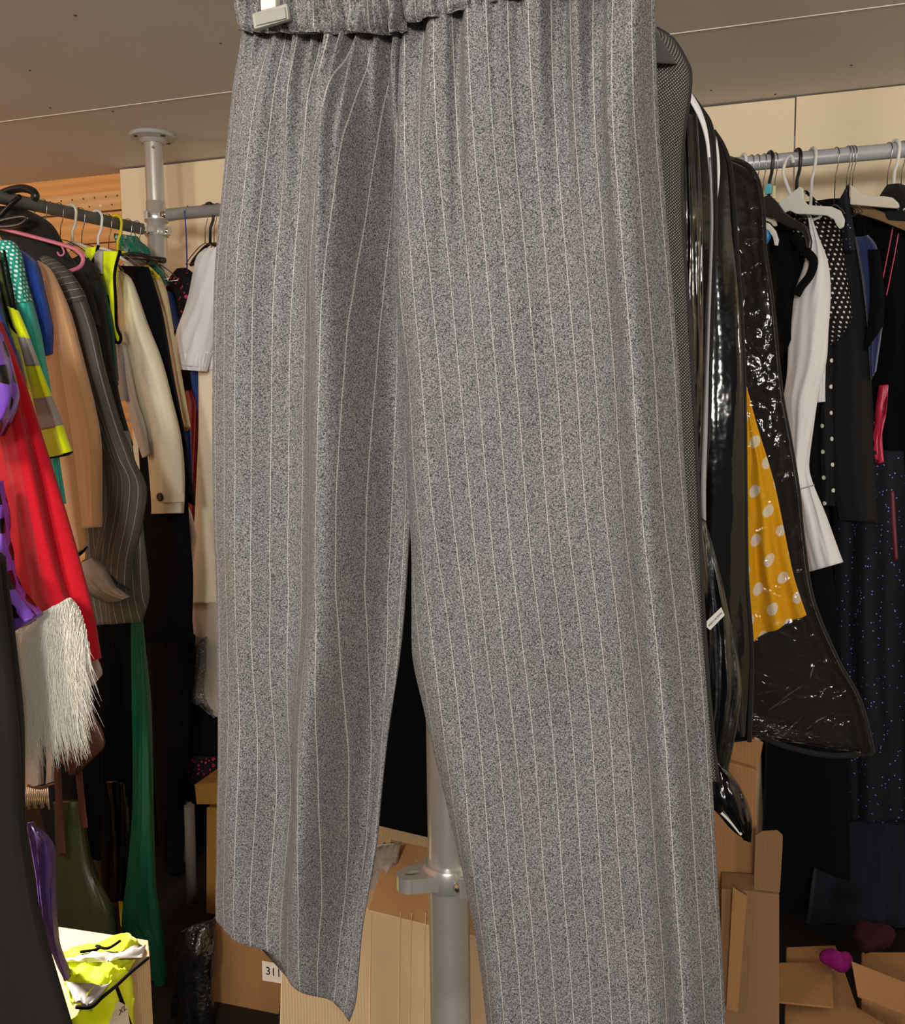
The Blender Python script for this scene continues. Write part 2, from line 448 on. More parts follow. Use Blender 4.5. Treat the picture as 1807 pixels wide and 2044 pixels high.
# ------------------------------------------------------------------ poles and rails
def clamp(name, c, arm, parent, R=.032, h=.026, lug=True, armlen=.075, slot=True):
    arm = arm.normalized(); side = Z.cross(arm)
    o = lathe(name, c-Z*h/2, [(R-.003, 0), (R+.006, 0), (R+.008, .003), (R+.008, h-.003), (R+.006, h), (R-.003, h)], STEEL, parent)
    if lug:                                    # flat lug with a slot, and the two screw ears
        bm = bmesh.new(); th = h*.62
        outl = []
        for k in range(13):
            an = -pi/2+pi*k/12; outl.append((armlen-.020+.020*cos(an), .020*sin(an)))
        outl = [(.02, -.030), (R+.006, -.026)] + outl + [(R+.006, .026), (.02, .030)]
        hole = [(armlen-.024+.012*cos(2*pi*k/20), .0065*sin(2*pi*k/20)) for k in range(20)]
        def pt(u, w, z): return bm.verts.new(c+arm*u+side*w+Z*z)
        for z in (th/2, -th/2):
            ov = [pt(u, w, z) for u, w in outl]; hv = [pt(u, w, z) for u, w in hole]
            es = [bm.edges.new((q[i], q[(i+1) % len(q)])) for q in (ov, hv) for i in range(len(q))]
            bmesh.ops.triangle_fill(bm, edges=es, use_beauty=True)
            if z > 0: o1, h1 = ov, hv
        for A, B in ((o1, ov), (h1, hv)):
            for i in range(len(A)): bm.faces.new((A[i], A[(i+1) % len(A)], B[(i+1) % len(A)], B[i]))
        fin('lug', bm, STEEL, o)
    for s in (1, -1):
        p = c+side*s*(R+.008)+arm*(-.004)
        e = boxw('screw_ear', p+side*s*.004, arm, side, Z, .008, .010, h/2, STEEL, o, .003)
        lathe('screw', p+side*s*.006+arm*.008, [(.0075, 0), (.0075, .002), (.004, .005)], CHROME, o, 16, arm)
    return o

lp = thing('clothes_pole', 'silver round pole on a ceiling flange where the left and back rails meet', 'pole', POLE)
P0 = POLE
lathe('ceiling_flange', P0+Z*CEIL, [(.072, 0), (.073, -.004), (.070, -.010), (.042, -.016), (.033, -.026)], mat('grey flange', plain, (168, 168, 166), .5, .4), lp)
lathe('upper_tube', P0+Z*2.19, [(.0285, 0), (.0285, .192)], STEEL, lp)
lathe('lower_tube', P0, [(.0305, 0), (.0305, 2.192), (.0285, 2.195)], STEEL, lp)
lathe('set_screw', P0+Z*2.355-V((-.30, .954, 0))*.0285, [(.005, 0), (.005, .002)], CHROME, lp, 12, V((.3, -.954, 0)))
for an in (-2.4, -.7, .9, 2.4):
    q = P0+V((cos(an), sin(an), 0))*.055+Z*(CEIL-.0105)
    lathe('flange_hole', q, [(.008, 0), (.008, -.0035)], mat('dark hole', plain, (60, 58, 55), .8), lp, 14)
clamp('clamp', P0+Z*RAILZ, E2, lp, .0305, .026)
clamp('clamp', P0+Z*LRAILZ, LD, lp, .0305, .026)
fp = thing('clothes_pole', 'thick silver pole behind the trousers, with a slotted clamp low on it', 'pole', FPOLE)
lathe('lower_tube', FPOLE, [(.031, 0), (.031, 2.2), (.0285, 2.203)], STEEL, fp)
lathe('upper_tube', FPOLE+Z*2.2, [(.0285, 0), (.0285, .19)], STEEL, fp)
lathe('ceiling_flange', FPOLE+Z*CEIL, [(.072, 0), (.073, -.004), (.070, -.010), (.042, -.016), (.033, -.026)], M['grey flange'], fp)
clamp('clamp', FPOLE+Z*.815, V((-.93, -.36, 0)), fp, .0315, .036, armlen=.082)
clamp('clamp', FPOLE+Z*2.10, N2, fp, .0315, .026, lug=False)

br = thing('clothes_rail', 'grey tubular clothes rail running along the cream back wall', 'rail', RAIL0)
rs = POLE+Z*RAILZ; tt0 = (rs-RAIL0).dot(E2)
tube('rail_tube', [RAIL0+E2*(tt0+.062), RAIL0+E2*2.4], .0185, RAILM, br, 24)
tube('end_plug', [RAIL0+E2*(tt0+.040), RAIL0+E2*(tt0+.064)], .012, CHROME, br, 16)
lr = thing('clothes_rail', 'dull grey clothes rail on the left, running from the pole towards the viewer', 'rail', POLE+Z*LRAILZ)
lr0 = POLE+Z*LRAILZ
tube('rail_tube', [lr0+LD*.062, lr0+LD*2.2], .0175, RAILD, lr, 24)
tube('end_plug', [lr0+LD*.038, lr0+LD*.064], .012, CHROME, lr, 16)
gr = thing('clothes_rail', 'grey rail end carrying the black garment bags behind the trousers', 'rail', FPOLE+Z*2.12)
tube('rail_tube', [FPOLE+Z*2.12+N2*.034, FPOLE+Z*2.12+N2*1.26], .0175, RAILM, gr, 20)
tube('rail_arm', [FPOLE+Z*2.12-V((-.012, .36, 0)).normalized()*.034, FPOLE+Z*2.12-V((-.012, .36, 0)).normalized()*.42], .014, RAILM, gr, 20)

# ------------------------------------------------------------------ hangers
def hook_pts(c, e, R=.024, neck=.085, tail=.9):
    P = []
    for k in range(13):
        an = pi*tail - (pi*tail+.25)*k/12
        P.append(c+e*(-R*cos(an))*-1+Z*(R*sin(an)))
    P = [c+e*(R*cos(pi*tail-(pi*tail+.2)*k/12))+Z*(R*sin(pi*tail-(pi*tail+.2)*k/12)) for k in range(13)]
    P += [c+e*(R*.75)-Z*(R*1.3), c+e*.004-Z*(R+.028), c-Z*(R+neck)]
    return P
def hanger(c, e, label, style='wire', group=None, half=.19, slope=.085, neck=.06):
    mt, r = {'wire': (WIRE, .0013), 'white': (WPLAS, .0042), 'black': (BPLAS, .0045), 'cream': (CPLAS, .0042), 'yellow': (mat('yellow plastic', plain, (222, 206, 30), .4), .0042), 'pink': (mat('pink plastic', plain, (214, 118, 142), .35), .0045)}[style]
    t = thing('coat_hanger', label, 'hanger', c+Z*.02, group)
    tube('hook', hook_pts(c, e, .0195+r, neck), r, mt, t, 8)
    b = c-Z*(.0195+r+neck)
    for s in (1, -1):
        tube('arm', smooth3([b, b+e*s*half*.3-Z*slope*.18, b+e*s*half*.8-Z*slope*.75, b+e*s*half-Z*slope*1.1], 12), r*1.15, mt, t, 8)
    tube('crossbar', [b+e*half-Z*slope*1.1, b-e*half-Z*slope*1.1], r*.9, mt, t, 8)
    return t
n_order = ['first', 'second', 'third', 'fourth', 'fifth', 'sixth', 'seventh', 'eighth', 'ninth']
GL = 'hangers on the left rail'
for px, st, lb in ((84, 'wire', 'wire hanger hooked beside the thick black hook on the left rail'), (117, 'wire', 'thin wire hanger just left of the cream hook on the left rail'),
                   (141, 'cream', 'cream plastic hanger on the left rail'), (160, 'wire', 'wire hanger between the cream and white hooks on the left rail'),
                   (193, 'white', 'white plastic hanger on the left rail'), (214, 'wire', 'wire hanger between the white and yellow hooks on the left rail'),
                   (232, 'yellow', 'yellow plastic hanger on the left rail'), (254, 'wire', 'wire hanger just right of the yellow hook on the left rail'),
                   (272, 'wire', 'last wire hanger on the left rail before the pole')):
    hanger(lrail_at(px), LE, lb, st, GL, .17)
GB = 'hangers on the back rail beside the pole'
for px, st, lb in ((407, 'wire', 'first wire hanger to the right of the blue cord on the back rail'), (417, 'black', 'dark hanger among wire ones by the white blouse'),
                   (425, 'wire', 'wire hanger just past the dark hook above the white blouse'), (433, 'wire', 'wire hanger half hidden by the trousers above the white blouse')):
    hanger(rail_at(px), V((.8, -.6, 0)), lb, st, GB, .10, .05, .075)
GR = 'hangers on the right end of the back rail'
RH = V((.05, -.999, 0))
for px, st, lb in ((1483, 'white', 'white hanger hook nearest the shiny black bags'), (1499, 'wire', 'first wire hook right of the bag-side white hook'), (1511, 'wire', 'second wire hook right of the bag-side white hook'),
                   (1524, 'wire', 'wire hook just left of the black hook with the turquoise tag'), (1536, 'black', 'black hook carrying the small turquoise size tag'),
                   (1547, 'wire', 'wire hook carrying the pale yellow size tag'), (1591, 'black', 'large black hook beside the wall seam'),
                   (1621, 'white', 'white hanger hook above the spotted top'), (1668, 'wire', 'lone wire hook between the white hooks and a trio of wire hooks'),
                   (1691, 'wire', 'left wire hook of the trio above the cream hanger'), (1697, 'wire', 'middle wire hook of the trio above the cream hanger'), (1703, 'wire', 'right wire hook of the trio above the cream hanger'),
                   (1773, 'wire', 'wire hook just left of the thick white hook at the right edge'), (1786, 'white', 'thick white hook at the right edge of the photo'), (1801, 'wire', 'wire hook at the very right edge of the photo')):
    thick = st
    hanger(rail_at(px), RH, lb, st, GR, .06, .03, .10)

# ------------------------------------------------------------------ the trousers
TP = FP(.97)
TL = [(487, 30), (478, 90), (464, 160), (452, 260), (440, 400), (432, 520), (428, 700), (426, 900), (425, 1050), (428, 1150), (431, 1300), (437, 1450), (438, 1550), (432, 1700), (428, 1790), (430, 1838)]
TLR = [(816, 56), (806, 110), (803, 200), (802, 400), (801, 600), (808, 700), (812, 850), (815, 1000), (809, 1100), (800, 1250), (791, 1335), (776, 1430), (766, 1500), (756, 1600), (748, 1700), (735, 1780), (722, 1860), (713, 1960), (707, 2010), (694, 2046)]
TRL = [(808, 14), (804, 110), (801, 200), (800, 400), (799, 600), (806, 680), (813, 760), (816, 900), (822, 1000), (827, 1100), (826, 1200), (826, 1310), (845, 1400), (864, 1480), (885, 1560), (905, 1640), (925, 1720), (940, 1790), (955, 1870), (965, 1950), (976, 2044), (988, 2140)]
TR = [(1308, -112), (1308, 0), (1310, 100), (1316, 250), (1330, 420), (1345, 600), (1355, 730), (1365, 900), (1378, 1060), (1392, 1180), (1404, 1300), (1416, 1450), (1425, 1600), (1433, 1750), (1442, 1900), (1449, 2044), (1456, 2150)]
def g(x, c, w): return math.exp(-((x-c)/w)**2)
def gather(s, v, seed, n):
    q = s + .05*noise.noise(V((s*5, 0, seed)))
    w = noise.noise(V((q*n, v*1.2, seed))) + .55*noise.noise(V((q*n*2.1, v*2, seed+5)))
    sh = abs(noise.noise(V((q*n*.9, v*.8, seed+3))))
    return (w*.019 - sh*.022)*math.exp(-v/.15) + .008*noise.noise(V((q*n*.55, v*1.6, seed+7)))*math.exp(-v/.5)
def fL(s, v):
    d = gather(s, v, 3.1, 11)
    k = min(v/.12, 1)
    c = .64-.03*v
    k *= 1-.75*min(max((v-.84)/.16, 0), 1)
    d += k*.036*g(s, c, .12) + k*.012*g(s, .14, .09) - k*.018*g(s, .40, .12) - k*.030*g(s, .86, .12)
    d += .009*noise.noise(V((s*3.5-v*3, v*5, 1.7)))*(0.5+v)
    d -= .0016*g(s, .925+.02*sin(v*5), .008)*(1 if v > .5 else 0)          # inseam
    d -= .0012*g(v, .415+.06*s*0+.045*s, .003)                                # pressed cross crease
    if v > .86: d += (v-.86)/.14*(.005*noise.noise(V((s*5, v*9, 6)))) 
    return d
def fR(s, v):
    d = gather(s, v, 8.3, 13)
    k = min(v/.15, 1)
    d += k*.032*g(s, .86-.02*v, .08) + k*.012*g(s, .06, .06) - k*.020*g(s, .55, .20) - k*.008*g(s, .22, .08)
    d += .009*noise.noise(V((s*3.5+v*2, v*5, 4.2)))*(0.5+v)
    d += .006*g(s, .45, .14)*g(v, .12, .1)
    d -= .0016*g(s, .055+.03*sin(v*4-1), .006)*(1 if v > .48 else 0)
    d -= .0014*g(s, .955, .006)*(1 if v < .3 or v > .55 else 0)
    d -= .0014*g(v, .392-.020*s, .003)*(1 if s < .65 else 0)
    return d
GRAIN = pinstripe_grain('grey pinstripe worsted')
tr = thing('trousers', 'large grey pinstriped trousers with elastic waist, hung up in front of everything', 'trousers', TP.hit(870, 0))
sheet('leg', TL, TLR, TP, .030, GRAIN, tr, 150, 260, fn=fL, power=.5)
sheet('leg', TRL, TR, TP, .034, GRAIN, tr, 180, 260, fn=fR, uvr=True, power=.45, off=.004)
def fW(s, v):
    q = s+.03*noise.noise(V((s*7, v, 2)))
    ridge = 1-abs(noise.noise(V((q*20, v*.8, 5))))*2.2
    return .011*ridge + .006*noise.noise(V((q*38, v*2.5, 9))) - .004*g(v, .98, .06) + .003*g(v, .5, .3)
WL = [(486, -62), (484, -20), (485, 10), (492, 44)]
wb1 = [(486, -45), (484, -10), (485, 20), (486, 66)]
sheet('waistband', wb1, [(826, -55), (824, 0), (822, 30), (818, 66)], TP, .030, GRAIN, tr, 140, 50, fn=fW, power=.45, off=.006)
sheet('waistband', [(812, -55), (812, -10), (812, 20), (813, 50)], [(1308, -190), (1308, -150), (1308, -100), (1308, -75)], TP, .034, GRAIN, tr, 150, 50, fn=fW, power=.45, off=.009, uvr=True)
# clip hanger holding the waistband
hc = V((0, .985, 2.12))
hg = thing('clip_hanger', 'grey plastic clip hanger gripping the waistband of the pinstriped trousers', 'hanger', hc)
GPL = mat('grey plastic', plain, (150, 146, 134), .42, .4)
tube('hook', hook_pts(hc, E2, .0175, .03), .0022, CHROME, hg, 10)
barz = TP.hit(540, -60).z
b0 = TP.hit(520, -58)+TP.n*.012; b1 = TP.hit(1290, -150)+TP.n*.012
bmid = (b0+b1)/2
tube('neck', [hc-Z*.048, bmid], .005, GPL, hg, 10)
tube('bar', [b0, b1], .006, GPL, hg, 12)
def clip(body, neck):
    c = prism('clip', body, TP, .007, GPL, hg, .0026, off=.054)
    cx = sum(p[0] for p in body)/4; cy = sum(p[1] for p in body)/4
    inner = [(cx+(p[0]-cx)*.86, cy+(p[1]-cy)*.72) for p in body]
    prism('clip_pad', inner, TP, .004, mat('grey plastic face', plain, (134, 130, 120), .5, .3), c, .001, off=.0552)
    prism('clip_stem', neck, TP, .014, mat('pale plastic', plain, (206, 203, 190), .4, .4), hg, .002, off=.0515)
clip([(502, 26), (573, 5), (577, 38), (506, 59)], [(517, -75), (552, -75), (550, 14), (520, 22)])
clip([(1215, -190), (1286, -205), (1290, -172), (1220, -155)], [(1232, -225), (1268, -225), (1266, -190), (1236, -186)])

# ------------------------------------------------------------------ garments on the left rail
def gar(name, label, cat, pl, px, group=None):
    return thing(name, label, cat, pl.hit(*px), group)
W = lambda a=.006, s=5, v=4, seed=None: (a, s, v, seed if seed is not None else random.random()*90)

pl = LP(1.17)
g1 = gar('gown', 'long black gown at the far left, nearest the viewer on the left rail', 'gown', pl, (-40, 1100))
sheet('skirt', [(-110, 1050), (-110, 1500), (-110, 2120)], [(2, 1120), (10, 1185), (24, 1270), (48, 1450), (55, 1650), (76, 1800), (105, 1920), (160, 2100)], pl, .05, BLACK2, g1, 40, 60, wr=W(.012, 6, 2))
pl = LP(1.09)
SPUR = mat('purple satin with black dots', satin, (142, 88, 214), .28, (.062, .055, .019, (18, 16, 20)))
g1 = gar('blouse', 'purple satin blouse with big black dots and frilled sleeve', 'blouse', pl, (0, 680))
sheet('puff_sleeve', [(-70, 640), (-70, 760), (-70, 880)], [(-2, 668), (14, 715), (25, 785), (20, 830), (2, 866)], pl, .05, SPUR, g1, wr=W(.010, 5, 5))
sheet('sleeve', [(-40, 960), (-35, 1080), (-20, 1180), (24, 1262)], [(0, 960), (14, 1040), (22, 1090), (22, 1130), (42, 1180), (80, 1224)], pl, .035, SPUR, g1, wr=W(.012, 8, 5))
RED = mat('santa red felt', cloth, (206, 22, 40), .9, .12, .08); RED2 = RED
pl = LP(.99)
g1 = gar('coat', 'red festive coat with a long white fur cuff', 'coat', pl, (0, 660))
sheet('body', [(-60, 640), (-30, 900), (-10, 1050), (20, 1180), (70, 1290), (140, 1330)], [(-2, 640), (50, 755), (96, 900), (131, 1020), (161, 1130), (184, 1225), (196, 1316)], LP(.955), .035, RED, g1, wr=W(.008, 4, 3))
sheet('sleeve', [(-60, 700), (-6, 850), (18, 950), (44, 1080), (64, 1190), (78, 1228)], [(-2, 665), (36, 790), (72, 925), (98, 1040), (120, 1130), (141, 1198)], pl, .04, RED, g1, wr=W(.008, 4, 3))
sheet('lining', [(168, 1318), (176, 1376)], [(196, 1308), (206, 1342)], LP(.95), .008, mat('pinkish lining', cloth, (196, 172, 166)), g1, 10, 10, wr=W(.004))
FUR = mat('white fur', cloth, (252, 247, 232), .8, .08, .4)
fL_, fR_ = [(76, 1226), (30, 1266), (27, 1310), (34, 1370), (46, 1425)], [(142, 1192), (160, 1215), (176, 1270), (180, 1320), (165, 1385)]
cuff = sheet('fur_cuff', fL_, fR_, pl, .045, FUR, g1, off=.012, wr=W(.008, 9, 6), label='white fur cuff')
bm = bmesh.new(); la, ra = res(fL_, 60), res(fR_, 60)
rnd = random.Random(5)
for i in range(4200):
    v = rnd.random()**.9; s = rnd.random(); j = int(v*59)
    p = la[j].lerp(ra[j], s)
    b = pl.hit(*p, .045*max(sin(pi*s), .05)**.55+.012+rnd.uniform(-.002, .006))
    ln = rnd.uniform(.05, .11)*(.55+.75*v)
    sw = V((LE.x, LE.y, 0))*(rnd.gauss(.12*(s-.45), .10))+pl.n*rnd.uniform(.0, .18)
    d = (-Z+sw).normalized(); bend = LE*rnd.gauss(0, .12)
    pts = [b, b+d*ln*.5+pl.n*.006, b+d*ln+bend*ln*.4-pl.n*.004]
    if s < .04 or s > .96: pts = [q for q in pts]
    r0 = rnd.uniform(.0006, .0013)
    tube_bm(bm, pts, lambda t, r0=r0: r0*(1-t*.85), 3, cap=False)
o = fin('fur', bm, FUR, cuff); o['kind'] = 'stuff'
pl = LP(.91)
o = tag(sheet('shirt', [(-70, 560), (-60, 700), (-40, 800)], [(-4, 585), (10, 630), (26, 680), (40, 735), (44, 780)], pl, .03, mat('royal blue cloth', cloth, (38, 66, 150)), None, wr=W()), 'narrow strip of blue shirt between the red coat and the high-visibility jacket', 'shirt')
pl = LP(.85)
g1 = gar('high_visibility_jacket', 'yellow high-visibility jacket sleeve with two grey reflective bands, beside the red coat', 'jacket', pl, (0, 520))
OLV = mat('olive lining', cloth, (74, 84, 32))
sheet('body', [(-60, 480), (-40, 640), (0, 760), (40, 790)], [(-2, 505), (14, 560), (28, 620), (40, 668), (52, 770)], LP(.83), .03, OLV, g1, wr=W(.008, 6, 4))
sheet('collar', [(12, 640), (26, 690), (36, 730), (48, 780)], [(30, 655), (42, 690), (50, 730), (62, 775)], LP(.842), .015, YEL, g1, wr=W(.003))
sheet('collar_band', [(12, 640), (26, 690), (36, 730), (48, 780)], [(30, 655), (42, 690), (50, 730), (62, 775)], LP(.842), .015, REFL, g1, v0=.38, v1=.9, grow=.002)
sl = ([(20, 612), (42, 690), (58, 760), (73, 830), (93, 917)], [(34, 620), (60, 678), (86, 735), (110, 795), (131, 852), (150, 903)])
fnv = wrinkle(.006, 4, 4, 12.3)
sv = sheet('sleeve', *sl, pl, .034, YEL, g1, fn=fnv, off=.006)
for a, b in ((.20, .39), (.605, .805)): sheet('reflective_band', *sl, pl, .034, REFL, g1, 22, 14, fn=fnv, off=.006, v0=a, v1=b, grow=.0016)
sheet('cuff_trim', *sl, pl, .034, BLACK, g1, 22, 6, fn=fnv, off=.006, v0=.985, v1=1.0, grow=.002)
for pp in ([(2, 520), (12, 570), (24, 615), (40, 668)], [(-2, 560), (10, 610), (22, 650), (38, 668)], [(8, 500), (22, 570), (30, 620)]):
    tubepx('piping', pp, pl, .0028, BLACK, g1, .012)
pl = LP(.77)
TURQ = mat('turquoise jersey', cloth, (64, 190, 172), .7, .12)
g1 = gar('shirt', 'turquoise shirt with white-dotted shoulder', 'shirt', pl, (20, 490))
tq = ([(-60, 470), (-20, 560), (20, 640), (60, 740), (90, 850), (112, 1010)], [(2, 480), (26, 482), (42, 510), (53, 560), (70, 620), (86, 690), (98, 750), (108, 840), (128, 1005)])
f2 = wrinkle(.007, 5, 4, 31)
sheet('sleeve', *tq, pl, .036, TURQ, g1, fn=f2)
sheet('dotted_yoke', *tq, pl, .036, mat('dotted turquoise', dotted, (40, 160, 140), (226, 250, 240), .0135, .0105, .0034, .6), g1, 30, 24, fn=f2, v0=0, v1=.27, grow=.0015, label='turquoise shoulder covered in white dots')
pl = LP(.71)
BLU = mat('blue cloth', cloth, (34, 68, 152), .8, .15)
o = tag(sheet('polo_shirt', [(10, 490), (40, 560), (70, 640), (82, 712)], [(30, 494), (52, 506), (76, 528), (90, 580), (101, 640), (103, 706)], pl, .034, BLU, None, wr=W(.007, 4, 4)), 'royal blue short sleeve beside the turquoise top', 'shirt')
pl = LP(.64)
PCH = mat('peach suede', cloth, (216, 164, 116), .85, .1, .35)
g1 = gar('coat', 'peach suede coat with two long sleeves', 'coat', pl, (100, 540))
sheet('rear_sleeve', [(60, 560), (80, 700), (102, 850), (124, 960), (153, 1106)], [(115, 560), (140, 700), (158, 850), (168, 980), (175, 1088)], LP(.625), .032, PCH, g1, wr=W(.006, 4, 3))
sheet('sleeve', [(80, 540), (105, 660), (128, 790), (148, 900), (166, 1054)], [(78, 520), (104, 540), (138, 620), (166, 730), (190, 825), (200, 890), (201, 1052)], pl, .036, PCH, g1, wr=W(.007, 4, 3))
sheet('cuff_lining', [(150, 1098), (156, 1112)], [(172, 1078), (174, 1092)], LP(.62), .01, BLACK, g1, 8, 5)
pl = LP(.555)
PIN = mat('grey pinstripe suiting', striped, (92, 88, 82), (176, 168, 156), .024, .0016)
PINV = mat('pinstripe shoulder', striped, (92, 88, 82), (176, 168, 156), .022, .0022, 1)
g1 = gar('blazer', 'charcoal blazer with chalk stripes and turned-back grey cuff', 'blazer', pl, (110, 525))
sheet('body', [(150, 860), (170, 1050), (178, 1180), (188, 1248)], [(262, 860), (286, 1050), (299, 1190), (284, 1242)], LP(.535), .03, PIN, g1, wr=W(.007, 5, 3))
bs = ([(80, 514), (122, 620), (165, 760), (198, 880), (212, 1000), (185, 1116)], [(92, 510), (110, 519), (139, 545), (164, 584), (190, 655), (210, 745), (240, 845), (272, 925), (294, 975), (286, 1040), (268, 1120), (262, 1180)])
f3 = wrinkle(.009, 5, 4, 55)
sheet('sleeve', *bs, pl, .04, PIN, g1, 30, 60, fn=f3, uvr=True)
sheet('shoulder', *bs, pl, .04, PINV, g1, 30, 24, fn=f3, v0=0, v1=.17, grow=.002)
sheet('turned_cuff', [(166, 1124), (168, 1158), (200, 1186), (238, 1200)], [(188, 1112), (210, 1130), (230, 1166), (263, 1190)], pl, .02, mat('grey lining', satin, (150, 140, 132), .4), g1, off=.028, wr=W(.006, 6, 5))
pl = LP(.44)
g1 = gar('suit_jacket', 'black suit jacket behind the pink hanger', 'jacket', pl, (60, 430))
sheet('shoulder', [(-40, 410), (0, 470), (60, 560), (140, 640)], [(34, 412), (70, 426), (104, 448), (122, 476), (140, 510), (170, 545), (190, 600), (200, 650)], pl, .045, BLACK2, g1, wr=W(.006, 4, 4))
sheet('sleeve', [(110, 540), (160, 640), (205, 760), (226, 880)], [(160, 508), (188, 524), (206, 560), (216, 640), (226, 720), (240, 800), (262, 890)], LP(.40), .035, BLACK2, g1, wr=W(.010, 4, 4))
pl = LP(.485)
pk = gar('coat_hanger', 'pink plastic hanger poking out above the chalk-striped blazer', 'hanger', pl, (90, 478))
PNK = mat('pink plastic', plain, (224, 120, 146), .35)
tubepx('bar', [(-30, 448), (30, 463), (90, 479), (142, 494), (158, 503), (166, 518), (160, 532), (146, 539), (124, 544), (60, 555)], pl, .0052, PNK, pk, .03, 12, seg=50)
tubepx('notch_hook', [(121, 488), (126, 497), (128, 505), (124, 510), (118, 509), (115, 503)], pl, .0024, PNK, pk, .03)
pl = LP(.345)
g1 = gar('high_visibility_vest', 'yellow high-visibility vest with black edging on the left rail', 'vest', pl, (210, 500))
sheet('front_panel', [(188, 500), (204, 555), (216, 615), (228, 682)], [(238, 502), (236, 560), (233, 630), (240, 684)], pl, .022, YEL, g1, off=.004, wr=W(.005, 3, 4))
sheet('back_panel', [(166, 496), (172, 512), (180, 524)], [(196, 492), (192, 508), (186, 522)], LP(.36), .018, YEL, g1, wr=W(.003))
sheet('reflective_band', [(186, 506), (190, 525), (196, 545)], [(207, 500), (206, 525), (206, 548)], pl, .012, REFL, g1, 14, 14, off=.022)
sheet('lower_panel', [(226, 660), (232, 720), (238, 800)], [(244, 660), (248, 720), (256, 800)], LP(.31), .012, REFL, g1, wr=W(.003))
for pp in ([(240, 500), (229, 545), (231, 600), (233, 650), (241, 672), (238, 684), (229, 678), (222, 640), (214, 590)], [(197, 490), (190, 508), (183, 526), (176, 516)]):
    tubepx('edging', pp, pl, .0042, BLACK, g1, .022, seg=40)
o = tag(sheet('jacket', [(176, 535), (200, 610), (214, 720)], [(198, 545), (216, 600), (228, 660), (236, 770)], LP(.37), .02, mat('bottle green cloth', cloth, (14, 72, 58)), None, wr=W()), 'dark green jacket edge beside the yellow vest', 'jacket')
pl = LP(.27)
CRM = mat('cream cotton', cloth, (232, 222, 192), .8, .08)
STN = mat('stone cotton', cloth, (214, 204, 178), .8, .1)
g1 = gar('jacket', 'cream cotton jacket with button tab at the cuff', 'jacket', pl, (250, 560))
sheet('rear_sleeve', [(230, 680), (243, 760), (262, 840), (284, 914)], [(252, 690), (272, 790), (292, 850), (301, 906)], LP(.295), .02, mat('off white cotton', cloth, (222, 214, 204)), g1, wr=W(.004, 4, 3))
cs = ([(236, 548), (240, 640), (256, 720), (276, 800), (291, 860), (297, 950), (300, 1026)], [(242, 540), (262, 556), (290, 640), (315, 705), (341, 790), (361, 880), (370, 965), (369, 1024)])
f4 = wrinkle(.009, 4, 4, 70)
sheet('sleeve', *cs, pl, .04, CRM, g1, 30, 60, fn=f4)
sheet('cuff', *cs, pl, .04, STN, g1, 30, 12, fn=f4, v0=.925, v1=1, grow=.001)
prism('button_tab', [(309, 990), (316, 982), (366, 984), (367, 1002), (320, 1004), (311, 998)], pl, .004, STN, g1, .0015, off=.047)
c = pl.hit(320, 992, .047)
lathe('button', c, [(.012, 0), (.012, .003), (.009, .005), (.007, .0035)], mat('dark horn button', plain, (70, 68, 62), .3), g1, 20, pl.n)
o = tag(sheet('evening_jacket', [(236, 530), (290, 650), (322, 760), (366, 905), (372, 1000)], [(296, 532), (322, 620), (344, 740), (372, 880), (388, 1010)], LP(.215), .03, NAVYBLK, None, wr=W()), 'black jacket strip between the cream jacket and the pale gold sleeve', 'jacket')
o = tag(sheet('trousers', [(276, 880), (282, 1000), (286, 1282)], [(372, 900), (379, 1050), (386, 1150), (382, 1282)], LP(.235), .02, NAVYBLK, None, wr=W(.004, 4, 2)), 'very dark navy trousers hanging below the cream sleeve', 'trousers')
pl = LP(.14)
g1 = gar('costume_robe', 'pale gold sleeve with gold braid at its end', 'robe', pl, (310, 570))
sheet('sleeve', [(296, 548), (322, 660), (344, 765), (361, 856)], [(318, 548), (335, 590), (352, 690), (366, 775), (380, 852)], pl, .026, mat('pale gold satin', satin, (226, 206, 156), .5), g1, wr=W(.006, 4, 4))
bm = bmesh.new()
for i in range(60):
    c = pl.hit(364+random.uniform(0, 15), 846+random.uniform(0, 14))+pl.n*random.uniform(.005, .026)
    bmesh.ops.create_icosphere(bm, subdivisions=1, radius=.0035, matrix=Matrix.Translation(c))
fin('braid', bm, mat('gold braid', plain, (206, 170, 60), .3, .5, .8), g1)
sheet('lining', [(364, 858), (372, 1000)], [(380, 856), (386, 990)], pl, .01, BLU, g1, 10, 16)
o = tag(sheet('blouse', [(352, 1018), (362, 1090), (372, 1166)], [(378, 1012), (390, 1078), (379, 1152)], LP(.13), .02, mat('pale pink satin', satin, (222, 198, 186), .5), None, wr=W(.006, 5, 5)), 'pale pink sleeve end beside the white dress', 'blouse')
# clutter at the top of the left rail
g1 = gar('coat_hanger', 'broad black plastic hanger hooked over the near end of the left rail', 'hanger', LP(.62), (30, 380))
pl = LP(.50)
tubepx('hook', [(-20, 400), (10, 384), (40, 376), (62, 380), (71, 390), (68, 398)], pl, .0105, BPLAS, g1, .025, 14, seg=40)
tubepx('neck', [(-4, 436), (20, 410), (40, 392)], pl, .0065, BPLAS, g1, .03, 12)
tubepx('bar', [(-30, 452), (10, 452), (40, 448), (55, 438), (50, 432), (20, 436), (-10, 444)], pl, .0068, BPLAS, g1, .03, 12, seg=40)
g1 = gar('clip_hanger', 'black clip hanger by the left pole, next to the yellow vest', 'hanger', LP(.16), (280, 510))
prism('clip', [(240, 505), (262, 502), (292, 506), (294, 528), (262, 530), (244, 520)], LP(.18), .02, BPLAS, g1, .004)
tubepx('bar', [(236, 512), (280, 514), (328, 520)], LP(.175), .009, BPLAS, g1, .0, 12)
